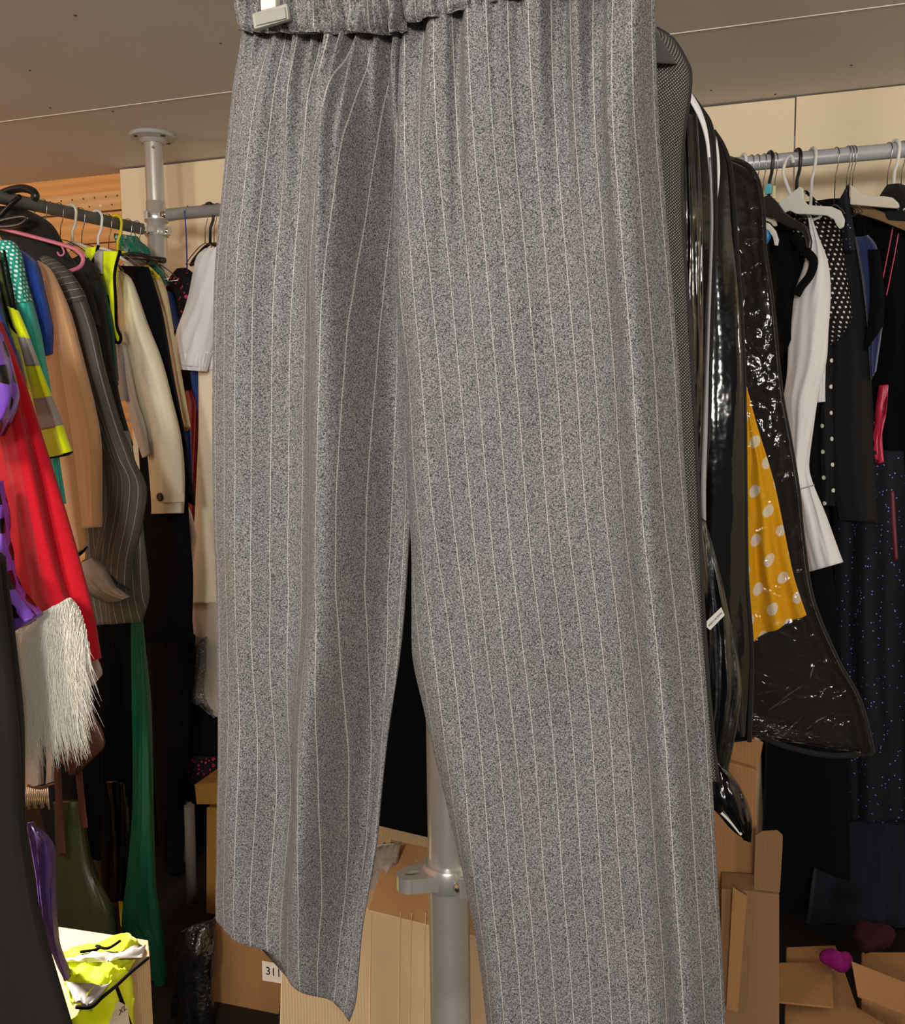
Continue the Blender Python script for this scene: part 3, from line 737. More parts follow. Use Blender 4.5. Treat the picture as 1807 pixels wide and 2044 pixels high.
tubepx('neck', [(286, 512), (276, 486), (268, 462)], LP(.175), .0016, WIRE, g1, .0, 8)
o = tag(sheet('dust_cover', [(232, 466), (238, 500), (300, 545), (318, 565)], [(275, 472), (300, 500), (322, 540), (338, 570)], LP(.10), .02, mat('green film', glossy, (22, 104, 86), .25, .5, 30), None, wr=W(.022, 6, 6)), 'crumpled green plastic cover hanging by the left pole', 'cover')

# ------------------------------------------------------------------ lower left
o = tag(sheet('trousers', [(178, 1225), (188, 1400), (196, 1640), (205, 1800)], [(262, 1225), (270, 1400), (266, 1640), (254, 1800)], LP(.34), .03, BLACK, None, wr=W(.010, 5, 2)), 'black trousers hanging below the chalk-striped blazer', 'trousers')
pl = LP(.52)
o = tag(sheet('drape', [(266, 1240), (270, 1400), (270, 1600), (258, 1740), (246, 1850), (272, 1880), (292, 1950), (298, 1996)], [(286, 1240), (299, 1400), (306, 1600), (312, 1750), (326, 1850), (334, 1950), (333, 1996)], pl, .035, mat('emerald cloth', cloth, (10, 92, 66), .5, .15, .0, spec=.4), None, 26, 70, wr=W(.012, 5, 3)), 'long emerald green drape hanging nearly to the floor', 'drape')
g1 = gar('bead_necklace', 'lime green string of beads hanging in front of the black trousers', 'necklace', LP(.27), (262, 1280))
pl = LP(.28); LIME = mat('lime plastic', plain, (156, 206, 60), .4)
tubepx('cord', [(262, 1262), (258, 1300), (266, 1340), (262, 1375)], pl, .0012, LIME, g1, .0, 6)
for i, (x, y) in enumerate(((262, 1284), (258, 1298), (261, 1312), (268, 1328), (263, 1342), (259, 1352), (268, 1364), (262, 1375))):
    bm = bmesh.new(); bmesh.ops.create_uvsphere(bm, u_segments=12, v_segments=8, radius=.011, matrix=Matrix.Translation(pl.hit(x, y)) @ Matrix.Rotation(i*.9, 4, 'Y') @ Matrix.Diagonal((.6+.3*(i % 2), .5, 1.1-.2*(i % 3), 1)))
    for f in bm.faces: f.smooth = True
    fin('bead', bm, LIME, g1)
o = tag(sheet('trousers', [(292, 1240), (312, 1600), (326, 1800), (322, 2080)], [(392, 1270), (372, 1600), (360, 1880), (352, 2080)], LP(.08), .03, NAVYBLK, None, wr=W(.008, 5, 2)), 'blue-black trousers between the green drape and the boxes', 'trousers')
pl = LP(.62); LEA = mat('brown leather', plain, (82, 48, 40), .5, .4, 0, .3)
g1 = gar('leather_tunic', 'dark brown leather tunic hem with two hanging straps', 'tunic', pl, (150, 1420))
sheet('hem', [(96, 1330), (104, 1420), (112, 1500), (142, 1548)], [(176, 1380), (190, 1425), (207, 1460), (211, 1490), (186, 1515), (156, 1545)], pl, .02, LEA, g1, wr=W(.008, 5, 4))
sheet('strap', [(106, 1530), (112, 1620), (118, 1708)], [(122, 1530), (126, 1620), (132, 1706)], pl, .004, LEA, g1, 8, 20)
sheet('strap', [(150, 1540), (156, 1600), (162, 1656)], [(164, 1540), (170, 1600), (176, 1652)], pl, .004, LEA, g1, 8, 20)
pl = LP(.76); BEI = mat('beige jersey', cloth, (168, 148, 136))
g1 = gar('costume_glove', 'beige sleeve ends with metallic fringe below the fur cuff', 'sleeve', pl, (60, 1430))
sheet('sleeve', [(42, 1400), (50, 1490), (57, 1572)], [(80, 1400), (82, 1490), (84, 1566)], pl, .02, BEI, g1, wr=W(.004))
sheet('sleeve', [(88, 1420), (92, 1490), (92, 1565)], [(106, 1420), (108, 1480), (106, 1560)], pl, .012, BEI, g1, wr=W(.004))
bm = bmesh.new()
for i in range(13):
    x = 59+i*3.7; tube_bm(bm, [pl.hit(x, 1566)+pl.n*.012, pl.hit(x+1, 1590)+pl.n*.012, pl.hit(x+2, 1606+6*sin(i*1.7))+pl.n*.01], .0024, 8)
fin('fringe', bm, mat('pale gold metal', plain, (206, 176, 150), .3, .5, .7), g1)
tubepx('band', [(56, 1568), (80, 1572), (108, 1564)], pl, .003, LEA, g1, .018)
pl = LP(1.02); PUR = mat('deep purple satin', satin, (88, 58, 132), .45)
o = tag(sheet('sash', [(60, 1640), (76, 1740), (84, 1840), (100, 1900), (128, 1958)], [(70, 1650), (104, 1690), (110, 1800), (118, 1880), (142, 1955)], pl, .03, PUR, None, wr=W(.010, 6, 5)), 'deep purple satin sash beside the black gown', 'sash')
pl = LP(.56)
o = tag(sheet('leggings', [(108, 1600), (112, 1760), (116, 1862)], [(164, 1600), (184, 1720), (226, 1820), (240, 1886)], pl, .04, mat('olive satin', satin, (62, 68, 44), .35), None, wr=W(.012, 5, 3)), 'shiny olive green leggings above the box with the yellow vest', 'leggings')
pl = LP(.42)
o = tag(sheet('boot_cover', [(214, 1560), (226, 1700), (230, 1800)], [(250, 1560), (258, 1700), (256, 1796)], pl, .03, PVC, None, wr=W(.008, 4, 4)), 'shiny black vinyl legging left of the green drape', 'legging')
o = tag(sheet('ribbon', [(236, 1790), (240, 1840), (244, 1872)], [(244, 1790), (249, 1840), (252, 1872)], LP(.40), .004, YEL, None, 8, 12), 'thin yellow ribbon end beside the green drape', 'ribbon')
# the box bottom left with a folded vest on it
BZ = .34
lv = Level(BZ)
q = [lv.hit(*p) for p in ((96, 1846), (296, 1876), (299, 1908), (140, 2040), (-20, 2090))]
bx = gar('cardboard_box', 'brown cardboard box at bottom left with a yellow vest on its lid', 'box', lv, (180, 1950))
bx.location.z = 0
prism_pts('carton', q, Z*-BZ, CARDP, bx, .003)
bv = thing('high_visibility_vest', 'folded yellow high-visibility vest lying on the bottom left box', 'vest', lv.hit(180, 1950))
lv2 = Level(BZ+.004)
def flat(name, L, R, t, mt, parent, wr, z=.004, **k): return sheet(name, L, R, Level(BZ+z), t, mt, parent, 26, 30, wr=wr, power=.35, **k)
flat('front_panel', [(110, 1903), (122, 1915), (126, 1935), (128, 1960)], [(262, 1868), (276, 1885), (262, 1925), (252, 1945)], .022, YEL, bv, W(.014, 6, 5), .012)
flat('reflective_band', [(118, 1912), (128, 1922)], [(292, 1890), (286, 1908)], .010, REFL, bv, W(.008, 8, 3), .034)
flat('back_panel', [(126, 1935), (130, 1962), (140, 2000)], [(258, 1934), (240, 1955), (200, 2000)], .016, YEL, bv, W(.014, 7, 5), .030)
flat('reflective_band', [(130, 1962), (150, 2000)], [(222, 1966), (184, 2006)], .008, REFL, bv, W(.006, 4, 3), .046)
tubepx('edging', [(160, 1900), (190, 1896), (200, 1890), (192, 1888), (215, 1893), (240, 1878)], Level(BZ+.05), .003, BLACK, bv)
tubepx('edging', [(296, 1912), (262, 1940), (235, 1965), (205, 1990), (182, 2010), (152, 2010)], Level(BZ+.05), .0035, BLACK, bv)
ed = [lv.hit(299, 1908), lv.hit(140, 2040)]
dv = ed[1]-ed[0]; pv = Plane((ed[0].x, ed[0].y), (dv.x, dv.y)); 
sheet('hanging_panel', [(140, 2036), (150, 2060), (170, 2140)], [(256, 1942), (262, 1990), (268, 2120)], pv, .014, YEL, bv, 20, 30, off=.010, wr=W(.008, 5, 4))
tubepx('edging', [(232, 1968), (246, 2005), (262, 2050)], pv, .0035, BLACK, bv, .028)
prism('care_label', [(218, 2044), (236, 1998), (254, 2008), (262, 2060), (240, 2075)], pv, .002, mat('label cream', plain, (222, 204, 178), .7), bv, .0005, off=.032)
cl = pv.hit(245, 2016, .0325)
text('size_print', 'XL', cl, pv.e if pv.e.dot(Rt) > 0 else -pv.e, Z, .018, BPLAS, bv)

# ------------------------------------------------------------------ back rail, left end
pl = BP(-.02)
cr = rail_at(376)
o = tag(tube('cord', [cr+Z*.020-N2*.002, cr-N2*.0205, pl.hit(372, 470), pl.hit(374, 545)], .0022, mat('blue cord', plain, (44, 56, 150), .5), None, 8), 'blue cord tied round the back rail beside the pole', 'cord')
g1 = gar('embroidered_cap', 'black cap with pink cross-stitch hanging from the blue cord', 'cap', pl, (360, 545))
sheet('crown', [(352, 536), (338, 556), (330, 585), (332, 625), (340, 660)], [(372, 534), (388, 548), (400, 580), (402, 620), (400, 660)], pl, .04, mat('pink stitch on black', motif, (20, 18, 22), (198, 62, 96), 48, .46), g1, wr=W(.004))
sheet('ear_flap', [(334, 580), (340, 620), (352, 660)], [(346, 585), (356, 620), (368, 655)], pl, .02, BLU, g1, off=.03)
g1 = gar('costume', 'black, red and blue costume glimpsed between the gold sleeve and the white dress', 'costume', BP(-.01), (380, 700))
sheet('body', [(340, 640), (350, 800), (365, 1000), (378, 1210)], [(420, 640), (425, 800), (425, 1000), (425, 1210)], BP(-.03), .02, NAVYBLK, g1, wr=W())
sheet('panel', [(370, 780), (372, 900), (376, 1060)], [(384, 778), (396, 812), (392, 940), (388, 1060)], BP(-.0), .012, mat('red satin', satin, (150, 20, 32), .4), g1, wr=W(.004))
sheet('panel', [(380, 742), (386, 790), (398, 840)], [(402, 740), (410, 790), (416, 860)], BP(.0), .012, BLU, g1, wr=W(.004))
pl = BP(.09)
WHT = mat('white poplin', cloth, (236, 234, 236), .75, .05)
OFFW = mat('ivory crepe', cloth, (238, 230, 208), .8, .06)
g1 = gar('dress', 'long ivory dress between the gold sleeve and the pinstriped trousers', 'dress', BP(.05), (430, 740))
sheet('body', [(396, 720), (397, 850), (393, 950), (386, 1080), (374, 1204)], [(490, 720), (495, 850), (500, 1204)], BP(.05), .04, OFFW, g1, 26, 50, wr=W(.008, 4, 2))
g1 = gar('blouse', 'white blouse with gathered puff sleeve, left of the pinstriped trousers', 'blouse', pl, (430, 520))
sheet('body', [(416, 560), (418, 660), (412, 738)], [(520, 500), (520, 640), (520, 744)], BP(.075), .03, WHT, g1, wr=W(.008, 6, 4))
bl = ([(410, 496), (393, 512), (384, 552), (368, 615), (352, 668), (344, 706), (350, 728)], [(452, 490), (446, 560), (438, 620), (430, 668), (424, 700), (414, 735)])
f5 = wrinkle(.010, 4, 4, 81)
sheet('puff_sleeve', *bl, pl, .05, WHT, g1, 30, 50, fn=f5)
sheet('gathered_cuff', [(346, 706), (350, 722), (362, 738)], [(424, 704), (418, 724), (414, 742)], pl, .048, WHT, g1, 60, 14, fn=lambda s, v: .008*noise.noise(V((s*22, v*2, 3)))+.004*sin(s*70), off=.004)
pl = BP(.02)
g1 = gar('skirt', 'white lace skirt hem below the ivory dress', 'skirt', pl, (410, 1220))
sheet('skirt', [(378, 1195), (386, 1270), (384, 1330), (390, 1390), (420, 1425)], [(470, 1195), (480, 1300), (480, 1440)], pl, .03, mat('cream satin', satin, (206, 196, 180), .45), g1, 30, 30, wr=W(.012, 8, 4))
sheet('lace_trim', [(394, 1290), (390, 1350), (384, 1388), (404, 1402)], [(414, 1270), (412, 1330), (408, 1380), (436, 1428)], pl, .012, mat('white lace', motif, (120, 110, 108), (226, 222, 218), 140, .38), g1, off=.028, wr=W(.006, 8, 4))
pl = BP(.0)
g1 = gar('dress', 'black dress with two pink crochet frills, low beside the trousers', 'dress', pl, (400, 1300))
CRO = mat('pink crochet on black', motif, (24, 16, 20), (192, 48, 76), 70, .4)
sheet('skirt', [(340, 1240), (352, 1420), (356, 1600)], [(490, 1240), (490, 1600)], BP(-.03), .03, BLACK, g1, wr=W(.008, 6, 3))
sheet('frill', [(344, 1338), (346, 1378)], [(440, 1320), (445, 1372)], pl, .03, CRO, g1, 60, 14, fn=lambda s, v: .012*sin(s*40)*v, off=.01)
sheet('frill', [(356, 1508), (354, 1572)], [(470, 1512), (475, 1566)], pl, .03, CRO, g1, 60, 14, fn=lambda s, v: .012*sin(s*42+1)*v, off=.01)
# between the trouser legs
o = tag(sheet('gown', [(690, 700), (700, 1200), (720, 1660), (740, 1680)], [(930, 700), (920, 1200), (905, 1690), (890, 1702)], BP(.12), .05, NAVYBLK, None, wr=W(.008, 6, 2)), 'long black gown seen between the trouser legs', 'gown')

o = tag(sheet('gown', [(60, 1220), (62, 1500), (100, 1700)], [(190, 1220), (200, 1500), (200, 1720)], LP(.50), .03, BLACK, None, wr=W(.010, 5, 2)), 'black gown added as dark backdrop behind the brown leather hem', 'gown')  # black sheet added so the lower left reads dark
o = tag(sheet('gown', [(232, 1180), (236, 1500), (240, 1900)], [(430, 1180), (420, 1500), (420, 1890)], Plane((-.85, 3.02), E2), .03, BLACK, None, wr=W(.010, 6, 2)), 'black gown added as dark backdrop in the gap behind the pole', 'gown')  # added to darken the gap where pine and floor would show
o = tag(sheet('gown', [(1500, 408), (1510, 900), (1520, 1500), (1530, 1880)], [(1960, 380), (1960, 900), (1960, 1500), (1960, 1880)], BP(-.235), .025, BLACK, None, 40, 50, wr=W(.014, 9, 2)), 'wide black gown added as dark backdrop at the back of the right rail', 'gown')  # backdrop added to keep the wall between the garments dark
# ------------------------------------------------------------------ boxes at the bottom
def carton(name, label, px, pl, depth, mt=CARD, bev=.003):
    t = gar(name, label, 'box', pl, px[0]); t.location.z = 0
    pts = [pl.hit(*p) for p in px]
    for p in pts:
        if p.z < .12: p.z = 0.0
    prism_pts('carton', pts, -pl.n*depth, mt, t, bev); return t
pl = Plane((0, 1.70), E2)
b1 = carton('cardboard_box', 'pale cardboard box behind the pole, flaps open, below the trouser legs', [(566, 1770), (740, 1816), (855, 1846), (992, 1878), (992, 2600), (566, 2600)], pl, .34, CARDP)
prism_pts('flap', [pl.hit(735, 1816), pl.hit(995, 1880), pl.hit(995, 1780)-pl.n*.10, pl.hit(745, 1722)-pl.n*.10], -pl.n*.004, CARD, b1, .001)
for x in (742, 800, 822, 850): tubepx('crease', [(x, 1822), (x-2, 1900), (x-4, 2060)], pl, .0012, CARDP, b1, .0006, 6)
o = tag(sheet('packing_film', [(728, 1690), (724, 1740), (732, 1790)], [(800, 1682), (790, 1750), (770, 1800)], Plane((0, 1.78), E2), .015, mat('grey packing film', glossy, (150, 138, 126), .3, .7, 40), None, wr=W(.014, 8, 6)), 'crumpled grey packing film in the open pale box, left piece', 'film', 'packing film')
o = tag(sheet('packing_film', [(806, 1705), (790, 1760), (775, 1800)], [(864, 1730), (852, 1760), (845, 1795)], Plane((0, 1.80), E2), .012, M['grey packing film'], None, wr=W(.014, 8, 6)), 'crumpled grey packing film behind the slotted clamp', 'film', 'packing film')
pl = Plane((0, 2.0), E2)
b2 = carton('cardboard_box', 'brown cardboard box with a white 311 label, left of the pale box', [(414, 1844), (440, 1838), (575, 1882), (575, 2600), (432, 2600)], pl, .30, CARD)
lab = prism('paper_label', [(523, 1918), (578, 1928), (578, 1966), (524, 1957)], pl, .0008, mat('paper', plain, (232, 222, 208), .8), b2, 0, off=.0014)
text('handwriting', '311', pl.hit(546, 1941, .0018), E2, Z, .030, BPLAS, lab)
o = tag(sheet('bin_bag', [(372, 1850), (352, 1900), (350, 1980), (345, 2100)], [(424, 1842), (432, 1900), (430, 1980), (436, 2100)], Plane((0, 1.93), E2), .05, mat('bin bag', glossy, (16, 17, 20), .22, .8, 34), None, 30, 40, wr=W(.026, 6, 6)), 'crumpled black bin bag on the floor beside the 311 box', 'bag')
pl = Plane((0, 2.38), E2)
b3 = carton('cardboard_box', 'tan box on edge behind the pink frills, left of the trousers', [(412, 1612), (470, 1612), (470, 2500), (440, 2500)], pl, .15, mat('ochre cardboard', cardboard, (176, 128, 62)))
prism('lid', [(388, 1566), (470, 1560), (470, 1606), (392, 1606)], pl, .16, M['ochre cardboard'], b3, .003, off=.02)
o = tag(tube('cardboard_tube', [V((*(Plane((0, 2.42), E2).hit(378, 1608).xy), Plane((0, 2.42), E2).hit(378, 1608).z)), V((*(Plane((0, 2.42), E2).hit(388, 1900).xy), 0))], .016, mat('grey card', plain, (120, 112, 102), .8), None, 20), 'grey cardboard tube standing left of the tan box', 'tube')
# right
pl = Plane((0, 1.86), E2)
b4 = carton('cardboard_box', 'tall brown box beside the right trouser leg, behind the curled bag corner', [(1380, 1500), (1512, 1538), (1510, 1765), (1500, 2600), (1380, 2600)], pl, .20)
prism('flap', [(1456, 1462), (1524, 1482), (1512, 1545), (1456, 1530)], Plane((0, 1.88), E2), .004, CARD, b4, .001)
pl = Plane((0, 1.78), E2)
b5 = carton('cardboard_box', 'narrow upright box with a rounded flap, right of the tall brown box', [(1440, 1775), (1488, 1778), (1556, 1786), (1550, 2600), (1430, 2600)], pl, .07, mat('mid cardboard', cardboard, (134, 100, 68)))
prism('flap', [(1508, 1668), (1520, 1660), (1552, 1658), (1563, 1668), (1562, 1700), (1557, 1782), (1505, 1776)], pl, .004, M['mid cardboard'], b5, .001, off=.002)
prism('side_flap', [(1463, 1772), (1492, 1790), (1486, 1860), (1473, 2022), (1450, 2014)], pl, .004, CARD, b5, .001, off=.03)
lv = Level(.33)
b6 = gar('cardboard_box', 'low open box at bottom right under the sequinned dress', 'box', lv, (1640, 1980)); b6.location.z = 0
prism_pts('carton', [lv.hit(*p) for p in ((1570, 1890), (1668, 1886), (1712, 2010), (1830, 2080), (1830, 2200), (1562, 2200))], Z*-.33, CARD, b6, .003)
def hq(px, z): return Level(z).hit(*px)
prism_pts('flap', [hq(p, .345) for p in ((1556, 1925), (1660, 1925), (1664, 2014), (1545, 2002))], Z*.004, CARD, b6, .001)
b7 = gar('cardboard_box', 'open box flap at the bottom right corner', 'box', Level(.36), (1760, 1980))
prism_pts('flap', [hq((1700, 1922), .40), hq((1860, 1985), .36), hq((1860, 2050), .33), hq((1712, 1990), .36)], Z*.004, CARD, b7, .001)
prism_pts('carton', [hq((1720, 1900), .30), hq((1880, 1900), .30), hq((1880, 2000), .30), hq((1720, 1990), .30)], Z*-.30, CARD, b7, .003)
bm = bmesh.new(); bmesh.ops.create_icosphere(bm, subdivisions=3, radius=.03, matrix=Matrix.Translation(hq((1672, 1915), .37)) @ Matrix.Diagonal((1.0, .8, .7, 1)))
for v in bm.verts: v.co += v.normal*.012*noise.noise(v.co*40)
for f in bm.faces: f.smooth = True
tag(fin('scarf', bm, mat('magenta cloth', cloth, (120, 10, 92), sheen=0)), 'small magenta cloth scrap on the low open box', 'cloth')
bm = bmesh.new(); bmesh.ops.create_icosphere(bm, subdivisions=3, radius=.042, matrix=Matrix.Translation(hq((1738, 1872), .37)) @ Matrix.Diagonal((1.0, .8, .7, 1)))
for v in bm.verts: v.co += v.normal*.02*noise.noise(v.co*30)
for f in bm.faces: f.smooth = True
tag(fin('bag', bm, mat('dark red cloth', cloth, (40, 8, 12), sheen=0)), 'dark red bundle under the sequinned dress', 'bundle')

# ------------------------------------------------------------------ garment bags
GG = 'black garment bags'
pl = FP(2.06)
g4 = thing('garment_bag', 'clear-fronted black garment bag holding the yellow spotted dress', 'garment bag', pl.hit(1400, 400), GG)
b4L_ = [(1330, 300), (1330, 600), (1340, 900), (1350, 1200), (1380, 1460)]
b4R = [(1452, 316), (1490, 330), (1512, 362), (1522, 420), (1526, 500), (1540, 600), (1558, 780), (1576, 880), (1592, 980), (1602, 1080), (1622, 1200), (1672, 1320), (1716, 1400), (1742, 1502)]
b4B = [(1000, 220), (1040, 600), (1080, 900), (1150, 1200), (1300, 1440), (1500, 1462)]
sheet('back_panel', b4B, b4R, Plane((0.0, 2.13), E2), .008, BLACK2, g4, 26, 60, wr=W(.006, 5, 3))
def trim(pp, pl, r, mt, parent, off, seg=60): return tubepx('edge_trim', pp, pl, r, mt, parent, off, 8, seg=seg)
trim(b4R, pl, .006, BLACK2, g4, .0)
trim([(1742, 1502), (1690, 1508), (1640, 1506), (1570, 1490), (1500, 1462)], pl, .006, BLACK2, g4, .0)
CLR = clear_pvc('clear vinyl')
dr = FP(2.09)
YD = mat('yellow with white dots', dotted, (250, 184, 16), (240, 226, 206), .058, .050, .0125, .75)
tag(sheet('dress', [(1486, 760), (1487, 900), (1489, 1050), (1494, 1180), (1504, 1278)], [(1490, 768), (1512, 850), (1545, 960), (1566, 1060), (1585, 1150), (1610, 1226)], dr, .022, YD, None, 40, 60, fn=lambda s, v: .012*v*sin(s*13+v*2)+.005*noise.noise(V((s*6, v*9, 2))), off=-.002), 'yellow dress with white dots inside a clear garment bag', 'dress')
sheet('clear_panel', b4B, b4R, pl, .012, CLR, g4, 26, 60, wr=W(.010, 6, 5), off=.022)
pl = FP(1.84)
g3 = thing('garment_bag', 'shiny black garment bag, third from the trousers, left of the yellow dress', 'garment bag', pl.hit(1380, 300), GG)
b3R = [(1424, 262), (1442, 290), (1456, 330), (1464, 400), (1470, 500), (1480, 640), (1485, 780), (1487, 950), (1490, 1150), (1500, 1300), (1496, 1480)]
b3L = [(980, 180), (980, 600), (1000, 1000), (1100, 1500)]
sheet('cover', b3L, b3R, pl, .045, PVC, g3, 34, 70, wr=W(.012, 7, 5)); trim(b3R, pl, .005, BLACK2, g3, .0)
sheet('edge_highlight', [(1428, 285), (1430, 340), (1426, 420), (1424, 500), (1422, 560)], [(1432, 290), (1438, 340), (1431, 420), (1428, 500), (1425, 560)], pl, .004, WHT, g3, 8, 40, off=.05)  # edge highlight put in as a thin white strip
pl = FP(1.56)
g2 = thing('garment_bag', 'black garment bag with a pale zip edge, second from the trousers', 'garment bag', pl.hit(1330, 220), GG)
b2R = [(1376, 188), (1400, 220), (1418, 252), (1425, 310), (1427, 420), (1424, 560), (1418, 700), (1414, 850), (1404, 980), (1410, 1090), (1440, 1190), (1470, 1320), (1480, 1470)]
b2L = [(965, 80), (965, 700), (980, 1100), (1060, 1500)]
sheet('cover', b2L, b2R, pl, .04, PVC, g2, 34, 70, wr=W(.010, 7, 5))
sheet('edge_highlight', [(1378, 204), (1396, 240), (1408, 280), (1414, 330), (1418, 380)], [(1382, 202), (1401, 234), (1414, 275), (1420, 330), (1421, 380)], pl, .004, WHT, g2, 8, 40, off=.043)  # highlight along the bag edge, modelled as white cloth
sheet('zip_strip', [(1416, 330), (1419, 440), (1415, 580), (1410, 720), (1404, 860), (1400, 980), (1406, 1080)], [(1420, 330), (1424, 440), (1420, 580), (1416, 720), (1413, 860), (1410, 960), (1410, 1060)], pl, .003, mat('grey zip', plain, (150, 150, 152), .5), g2, 8, 60, off=.046)
trim(b2R, pl, .0045, BLACK2, g2, .0)
pl = FP(1.30)
g1 = thing('garment_bag', 'black mesh-fabric garment bag right behind the trousers, tallest in view', 'garment bag', pl.hit(1250, 80), GG)
MESHF = mesh_fabric('black mesh fabric')
b1R = [(1310, 58), (1342, 80), (1368, 122), (1377, 150), (1374, 200), (1366, 250), (1360, 330), (1362, 460), (1374, 620), (1384, 800), (1394, 1000), (1402, 1200), (1416, 1400), (1432, 1560)]
b1L = [(950, -60), (960, 500), (980, 1000), (1010, 1560)]
sheet('cover', b1L, b1R, pl, .03, MESHF, g1, 34, 80, wr=W(.008, 6, 4), uvr=True); trim(b1R, pl, .0035, MESHF, g1, .0)
sheet('yoke', [(1200, 50), (1200, 120)], [(1308, 54), (1352, 128)], pl, .03, mat('dark mesh yoke', cloth, (62, 60, 58)), g1, 20, 12, off=.012)
pl2 = FP(1.42)
sheet('side_panel', [(1310, 230), (1330, 600), (1340, 1000), (1370, 1480)], [(1392, 230), (1402, 420), (1404, 620), (1402, 820), (1398, 1000), (1420, 1200), (1424, 1470)], pl2, .03, PVC, g1, 26, 60, wr=W(.012, 6, 6))
sheet('lower_panel', [(1380, 1020), (1390, 1200), (1400, 1380), (1400, 1560)], [(1410, 1040), (1440, 1150), (1466, 1280), (1480, 1390), (1450, 1560)], FP(1.45), .03, mat('dull black film', glossy, (13, 13, 13), .35, .4, 20), g1, 26, 50, wr=W(.014, 6, 6))
sheet('curled_corner', [(1398, 1480), (1410, 1590), (1440, 1630), (1482, 1672)], [(1424, 1512), (1460, 1545), (1488, 1590), (1502, 1640), (1500, 1682)], FP(1.44), .03, PVC, g1, 26, 34, wr=W(.010, 5, 5))
tubepx('edge_trim', [(1440, 1622), (1458, 1640), (1480, 1666)], FP(1.44), .0022, WPLAS, g1, .014)
tp = FP(1.40)
tgp = prism('care_label', [(1411, 1240), (1440, 1212), (1447, 1228), (1418, 1258), (1411, 1252)], tp, .0012, mat('white tag', plain, (226, 222, 208), .7), g1, .0003, off=.0)
ee = (tp.hit(1411, 1250)-tp.hit(1440, 1220)).normalized(); uu = ee.cross(tp.n) * -1
text('print', 'MADE IN CHINA', tp.hit(1428, 1236)+tp.n*.0006, ee, tp.n.cross(ee), .0038, BPLAS, tgp)
for d, g_, top in ((1.30, g1, (955, -50)), (1.56, g2, (970, 85)), (1.84, g3, (985, 185)), (2.06, g4, (1005, 225))):
    a0 = FPOLE+Z*2.12; f_ = FP(d); t_ = (f_.p-a0).dot(f_.n)/N2.dot(f_.n); rp = a0+N2*max(t_, .05)
    tube('hook', hook_pts(rp, E2, .0195, .04), .0022, CHROME, g_, 10)
    tube('neck', [rp-Z*.058, f_.hit(*top)-Z*.02], .004, BPLAS, g_, 10)

# ------------------------------------------------------------------ garments on the back rail, right end
pl = RP(1560, -.10)
tag(sheet('gown', [(1490, 420), (1510, 700), (1530, 1100), (1528, 1500), (1520, 1690)], [(1572, 424), (1608, 520), (1640, 700), (1660, 1100), (1690, 1400), (1700, 1760)], pl, .04, NAVYBLK, None, 30, 60, wr=W(.012, 6, 2)), 'long blue-black gown behind the white jacket', 'gown')
g1 = gar('bodice', 'black shiny bodice with a looped strap left of the white jacket', 'bodice', RP(1580), (1580, 470))
sheet('body', [(1525, 440), (1535, 520), (1545, 640), (1560, 720)], [(1570, 440), (1592, 500), (1602, 560), (1598, 640)], RP(1570, -.02), .04, BLACK, g1, wr=W(.010, 6, 5))
tubepx('strap', [(1586, 470), (1608, 500), (1624, 520), (1618, 548), (1600, 572), (1590, 590)], RP(1590, .04), .011, BLACK, g1, .02, seg=40)
pl = RP(1600, .02)
g1 = gar('jacket', 'white fitted jacket with flared cuff beside the yellow dress', 'jacket', pl, (1620, 450))
js = ([(1612, 430), (1616, 470), (1604, 530), (1584, 590), (1576, 660), (1572, 740), (1565, 800), (1572, 850), (1577, 930), (1590, 1000), (1600, 1075), (1617, 1141)], [(1619, 428), (1634, 472), (1652, 520), (1658, 580), (1654, 660), (1650, 720), (1636, 780), (1626, 850), (1616, 930), (1624, 965), (1650, 1030), (1684, 1122)])
sheet('body', [(1600, 600), (1620, 700), (1628, 804)], [(1652, 600), (1650, 700), (1647, 802)], RP(1600, -.01), .02, WHT, g1, wr=W(.006))
sheet('sleeve', *js, pl, .035, WHT, g1, 30, 80, wr=W(.010, 4, 7))
tubepx('cuff_seam', [(1599, 976), (1612, 972), (1626, 968)], pl, .0016, mat('grey stitch', plain, (190, 188, 190), .8), g1, .031)  # seam line a little greyer than the white sleeve
pl = RP(1640, -.03)
SPT = mat('black with small white dots', dotted, (22, 20, 22), (226, 222, 214), .0165, .0125, .0030)
g1 = gar('blouse', 'black blouse with small white spots on a white hanger', 'blouse', pl, (1640, 450))
sheet('body', [(1560, 425), (1600, 520), (1630, 640), (1646, 690)], [(1655, 425), (1676, 450), (1688, 530), (1698, 600), (1699, 640), (1668, 686)], pl, .04, SPT, g1, 34, 40, wr=W(.008, 6, 5))
sheet('neckband', [(1600, 380), (1622, 400), (1636, 430)], [(1612, 380), (1642, 412), (1660, 430)], pl, .01, SPT, g1, 12, 12)
sheet('lower_body', [(1632, 680), (1630, 800), (1636, 1010)], [(1664, 680), (1664, 800), (1668, 1010)], RP(1640, -.05), .02, mat('black with large dots', dotted, (18, 17, 19), (222, 218, 208), .05, .034, .0055), g1, wr=W(.006))
pl = RP(1690, -.06)
tag(sheet('dress', [(1652, 440), (1655, 700), (1652, 900), (1676, 1038)], [(1702, 440), (1722, 560), (1736, 700), (1746, 850), (1757, 1044)], pl, .035, BLACK2, None, 30, 50, wr=W(.004, 4, 2)), 'plain matt black dress panel right of the spotted blouse', 'dress')
pl = RP(1700, .03)
SPK = mat('navy sequin', sparkle, (5, 6, 22), (120, 140, 240), 170, .10)
tag(sheet('camisole', [(1674, 402), (1678, 440), (1684, 500)], [(1694, 366), (1700, 420), (1708, 500)], pl, .02, SPK, None, wr=W(.003)), 'navy sparkly strap over the cream hanger', 'dress strap')
pl = RP(1730, -.02)
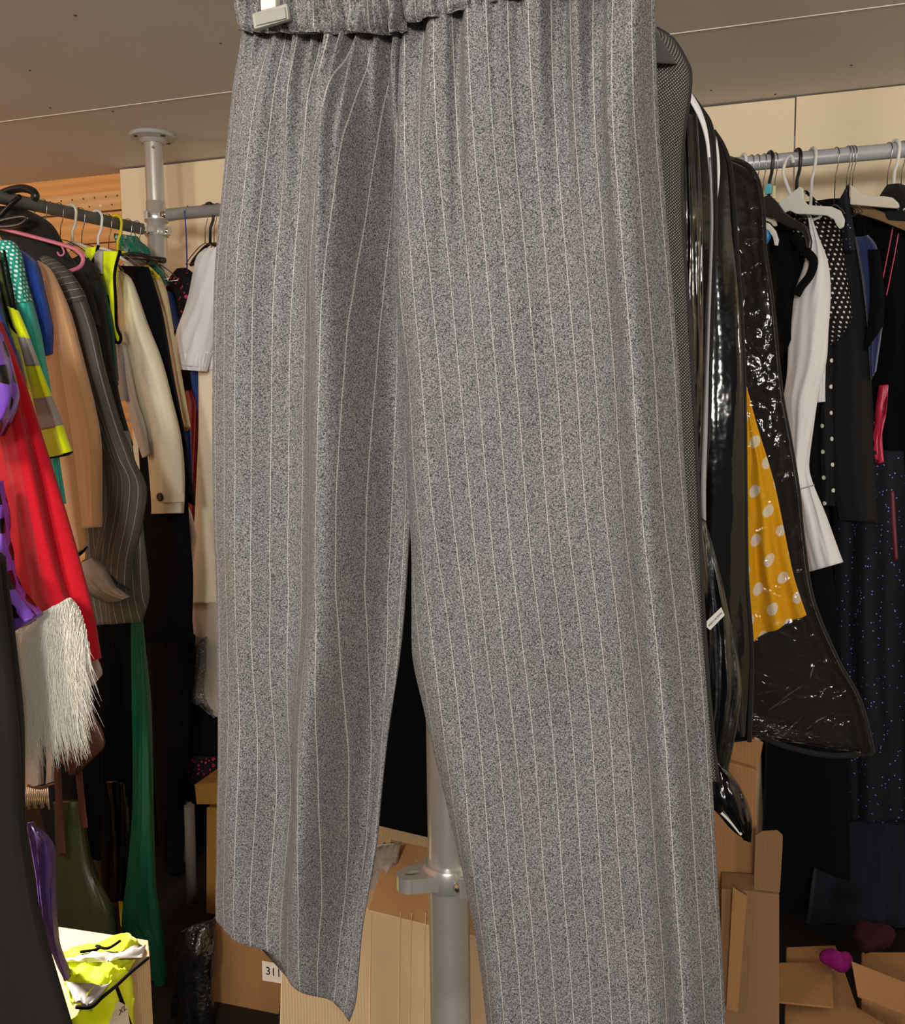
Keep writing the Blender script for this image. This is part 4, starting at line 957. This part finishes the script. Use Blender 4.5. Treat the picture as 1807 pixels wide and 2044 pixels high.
g1 = gar('dress', 'navy velvet dress with cap sleeve at the right edge', 'dress', pl, (1735, 480))
sheet('sleeve', [(1706, 474), (1720, 560), (1732, 650), (1738, 760)], [(1734, 470), (1750, 490), (1764, 560), (1764, 640), (1748, 740)], pl, .03, mat('navy velvet', cloth, (38, 48, 96), .8, .2, .6), g1, wr=W(.008, 4, 4))
sheet('side_panel', [(1738, 500), (1742, 600), (1730, 700)], [(1756, 500), (1766, 580), (1764, 650)], pl, .012, BLACK, g1, off=.028)
pl = RP(1780, -.06)
g1 = gar('costume_dress', 'black dress with a red ribbon trim and thin red cords, at the right edge', 'dress', pl, (1780, 460))
sheet('body', [(1722, 430), (1735, 700), (1745, 900), (1765, 1260)], [(1900, 430), (1900, 800), (1900, 1260)], pl, .04, BLACK, g1, 34, 50, wr=W(.014, 6, 5))
sheet('ribbon_trim', [(1763, 770), (1754, 830), (1750, 880), (1758, 925)], [(1774, 768), (1770, 825), (1762, 870), (1766, 922)], pl, .0025, mat('red ribbon', satin, (196, 38, 70), .4), g1, 8, 30, off=.05, wr=W(.004, 2, 9))
sheet('red_stripe', [(1774, 980), (1778, 1050), (1784, 1120)], [(1786, 980), (1790, 1050), (1794, 1116)], pl, .005, mat('deep red ribbon', satin, (100, 18, 40), .5), g1, 8, 20, off=.045)
for a in ([(1783, 452), (1772, 510), (1757, 585)], [(1794, 466), (1784, 520), (1770, 590)]): tubepx('cord', a, pl, .0016, M['red ribbon'], g1, .06, 6)
pl = RP(1740, -.08)
g1 = gar('dress', 'long midnight blue sequinned dress at lower right', 'dress', pl, (1720, 1040))
sheet('skirt', [(1662, 900), (1668, 1250), (1690, 1450), (1700, 1640)], [(1900, 900), (1900, 1300), (1900, 1640)], pl, .05, SPK, g1, 34, 60, wr=W(.018, 7, 2))
sheet('underskirt', [(1690, 1480), (1640, 1650), (1610, 1842)], [(1900, 1480), (1900, 1650), (1900, 1850)], RP(1740, -.11), .04, mat('sheer slate', cloth, (24, 24, 38)), g1, 50, 40, wr=W(.018, 11, 1))
# named hangers in view
pl = RP(1610, .05)
t = gar('coat_hanger', 'white moulded plastic hanger holding the black spotted blouse', 'hanger', pl, (1600, 330))
prism('body', [(1553, 406), (1575, 388), (1597, 372), (1603, 376), (1604, 398), (1612, 408), (1626, 410), (1660, 412), (1678, 420), (1686, 438), (1684, 452), (1676, 457), (1670, 450), (1665, 438), (1650, 430), (1620, 428), (1590, 427), (1576, 420), (1562, 426), (1555, 416)], pl, .010, WPLAS, t, .0028, off=.02)
tubepx('neck', [(1578, 388), (1570, 366), (1564, 344), (1570, 320), (1580, 312), (1584, 326)], pl, .0042, WPLAS, t, .015, seg=40)
pl = RP(1720, .03)
t = gar('coat_hanger', 'cream broad-shouldered plastic hanger under the trio of wire hooks', 'hanger', pl, (1700, 370))
prism('body', [(1697, 368), (1706, 374), (1718, 386), (1734, 391), (1764, 391), (1782, 394), (1793, 404), (1796, 413), (1790, 416), (1740, 412), (1697, 408)], pl, .010, CPLAS, t, .003, off=.02)
pl = RP(1760, .02)
t = gar('coat_hanger', 'brown wooden hanger sloping down to the right edge', 'hanger', pl, (1750, 430))
prism('bar', [(1700, 408), (1740, 414), (1790, 434), (1840, 456), (1840, 474), (1796, 456), (1750, 438), (1704, 424)], pl, .012, mat('brown wood', pine, (134, 104, 66)), t, .003, off=.01)
pl = RP(1545, .06)
t = gar('coat_hanger', 'black plastic hanger sloping down beside the white jacket', 'hanger', pl, (1535, 395))
prism('shoulder', [(1524, 392), (1536, 388), (1552, 404), (1566, 424), (1586, 438), (1604, 446), (1614, 458), (1620, 480), (1618, 498), (1610, 496), (1606, 474), (1598, 462), (1570, 452), (1544, 436), (1524, 430)], pl, .014, BPLAS, t, .004, off=.015)
tag(prism('size_tag', [(1528, 368), (1538, 366), (1541, 372), (1540, 386), (1526, 388)], pl, .008, mat('turquoise plastic', plain, (96, 186, 204), .4), None, .002, off=.012), 'turquoise size tag on the neck of a black hanger', 'tag')
tag(prism('size_tag', [(1543, 371), (1548, 370), (1547, 396), (1542, 396)], RP(1550, .06), .006, mat('pale yellow plastic', plain, (226, 220, 172), .4), None, .001, off=.012), 'narrow pale yellow size tag hanging next to the turquoise one', 'tag')
pl = RP(1530, .08)
t = gar('coat_hanger', 'curved cream hanger end beside the black garment bag, lower one', 'hanger', pl, (1530, 450))
prism('shoulder', [(1520, 440), (1536, 446), (1548, 460), (1554, 478), (1552, 490), (1546, 490), (1543, 474), (1534, 460), (1520, 454)], pl, .010, WPLAS, t, .003)
pl = RP(1530, .05)
t = gar('coat_hanger', 'curved cream hanger end beside the black garment bag, upper one', 'hanger', pl, (1530, 425))
prism('shoulder', [(1518, 420), (1534, 424), (1547, 434), (1551, 450), (1544, 452), (1538, 444), (1518, 436)], pl, .010, CPLAS, t, .003)
tag(sheet('swimsuit', [(1520, 440), (1522, 490)], [(1534, 446), (1540, 470), (1532, 488)], RP(1528, .065), .012, mat('bright blue plastic', satin, (30, 130, 190), .4), None, 10, 12), 'small bright blue garment edge between the cream hanger ends', 'garment')
pl = RP(1790, .02)
tag(sheet('waistcoat', [(1772, 368), (1760, 384), (1752, 402), (1756, 440)], [(1796, 366), (1830, 380), (1860, 400), (1870, 440)], pl, .03, BLACK2, None, wr=W(.005)), 'black waistcoat shoulder behind the cream hanger at the right edge', 'waistcoat')

# ------------------------------------------------------------------ light
def area(name, loc, aim, sx, sy, power, col):
    l = bpy.data.lights.new(name, 'AREA'); l.shape = 'RECTANGLE'; l.size = sx; l.size_y = sy; l.energy = power; l.color = col
    o = bpy.data.objects.new(name, l); COL.objects.link(o); o.location = loc
    o.rotation_euler = (V(aim)-V(loc)).to_track_quat('-Z', 'Y').to_euler(); return o
def bulb(name, loc, power, col, size=.06):
    l = bpy.data.lights.new(name, 'POINT'); l.energy = power; l.color = col; l.shadow_soft_size = size
    o = bpy.data.objects.new(name, l); COL.objects.link(o); o.location = loc
bulb('unseen_lamp', (-.40, -2.1, 1.95), 205, (1, .96, .90), .22)  # unseen main lamp behind the camera, set low to reach the ceiling
bulb('unseen_lamp', (-1.15, .0, 2.2), 58, (1, .95, .88), .10)  # unseen, added to rake the trouser folds from the upper left
bulb('unseen_lamp', (.9, -1.9, 1.95), 75, (1, .96, .91), .15)  # unseen, added for glints on the bags and light on the dress
bulb('unseen_lamp', (2.3, .9, 2.0), 11, (1, .95, .88))  # unseen, added to brighten the right wall and garments
bulb('unseen_lamp', (-2.7, 2.3, 1.95), 14, (1, .86, .72))  # unseen, added to warm the ceiling at the left
l = bpy.data.lights.new('vest_spot', 'SPOT'); l.energy = 120; l.spot_size = radians(44); l.spot_blend = .6; l.shadow_soft_size = .04; l.color = (1, .96, .88)  # unseen spot added for the bright patch on the folded vest
o = bpy.data.objects.new('vest_spot', l); COL.objects.link(o)
tgt = Level(.4).hit(190, 1890); o.location = tgt+V((-.55, .28, .50)); o.rotation_euler = (tgt-o.location).to_track_quat('-Z', 'Y').to_euler()
w = bpy.data.worlds.new('world'); SC.world = w; w.use_nodes = True
w.node_tree.nodes['Background'].inputs[0].default_value = (1, .96, .92, 1); w.node_tree.nodes['Background'].inputs[1].default_value = .14
SC.view_settings.view_transform = 'Standard'; SC.view_settings.look = 'None'; SC.view_settings.exposure = .15; SC.view_settings.gamma = 1
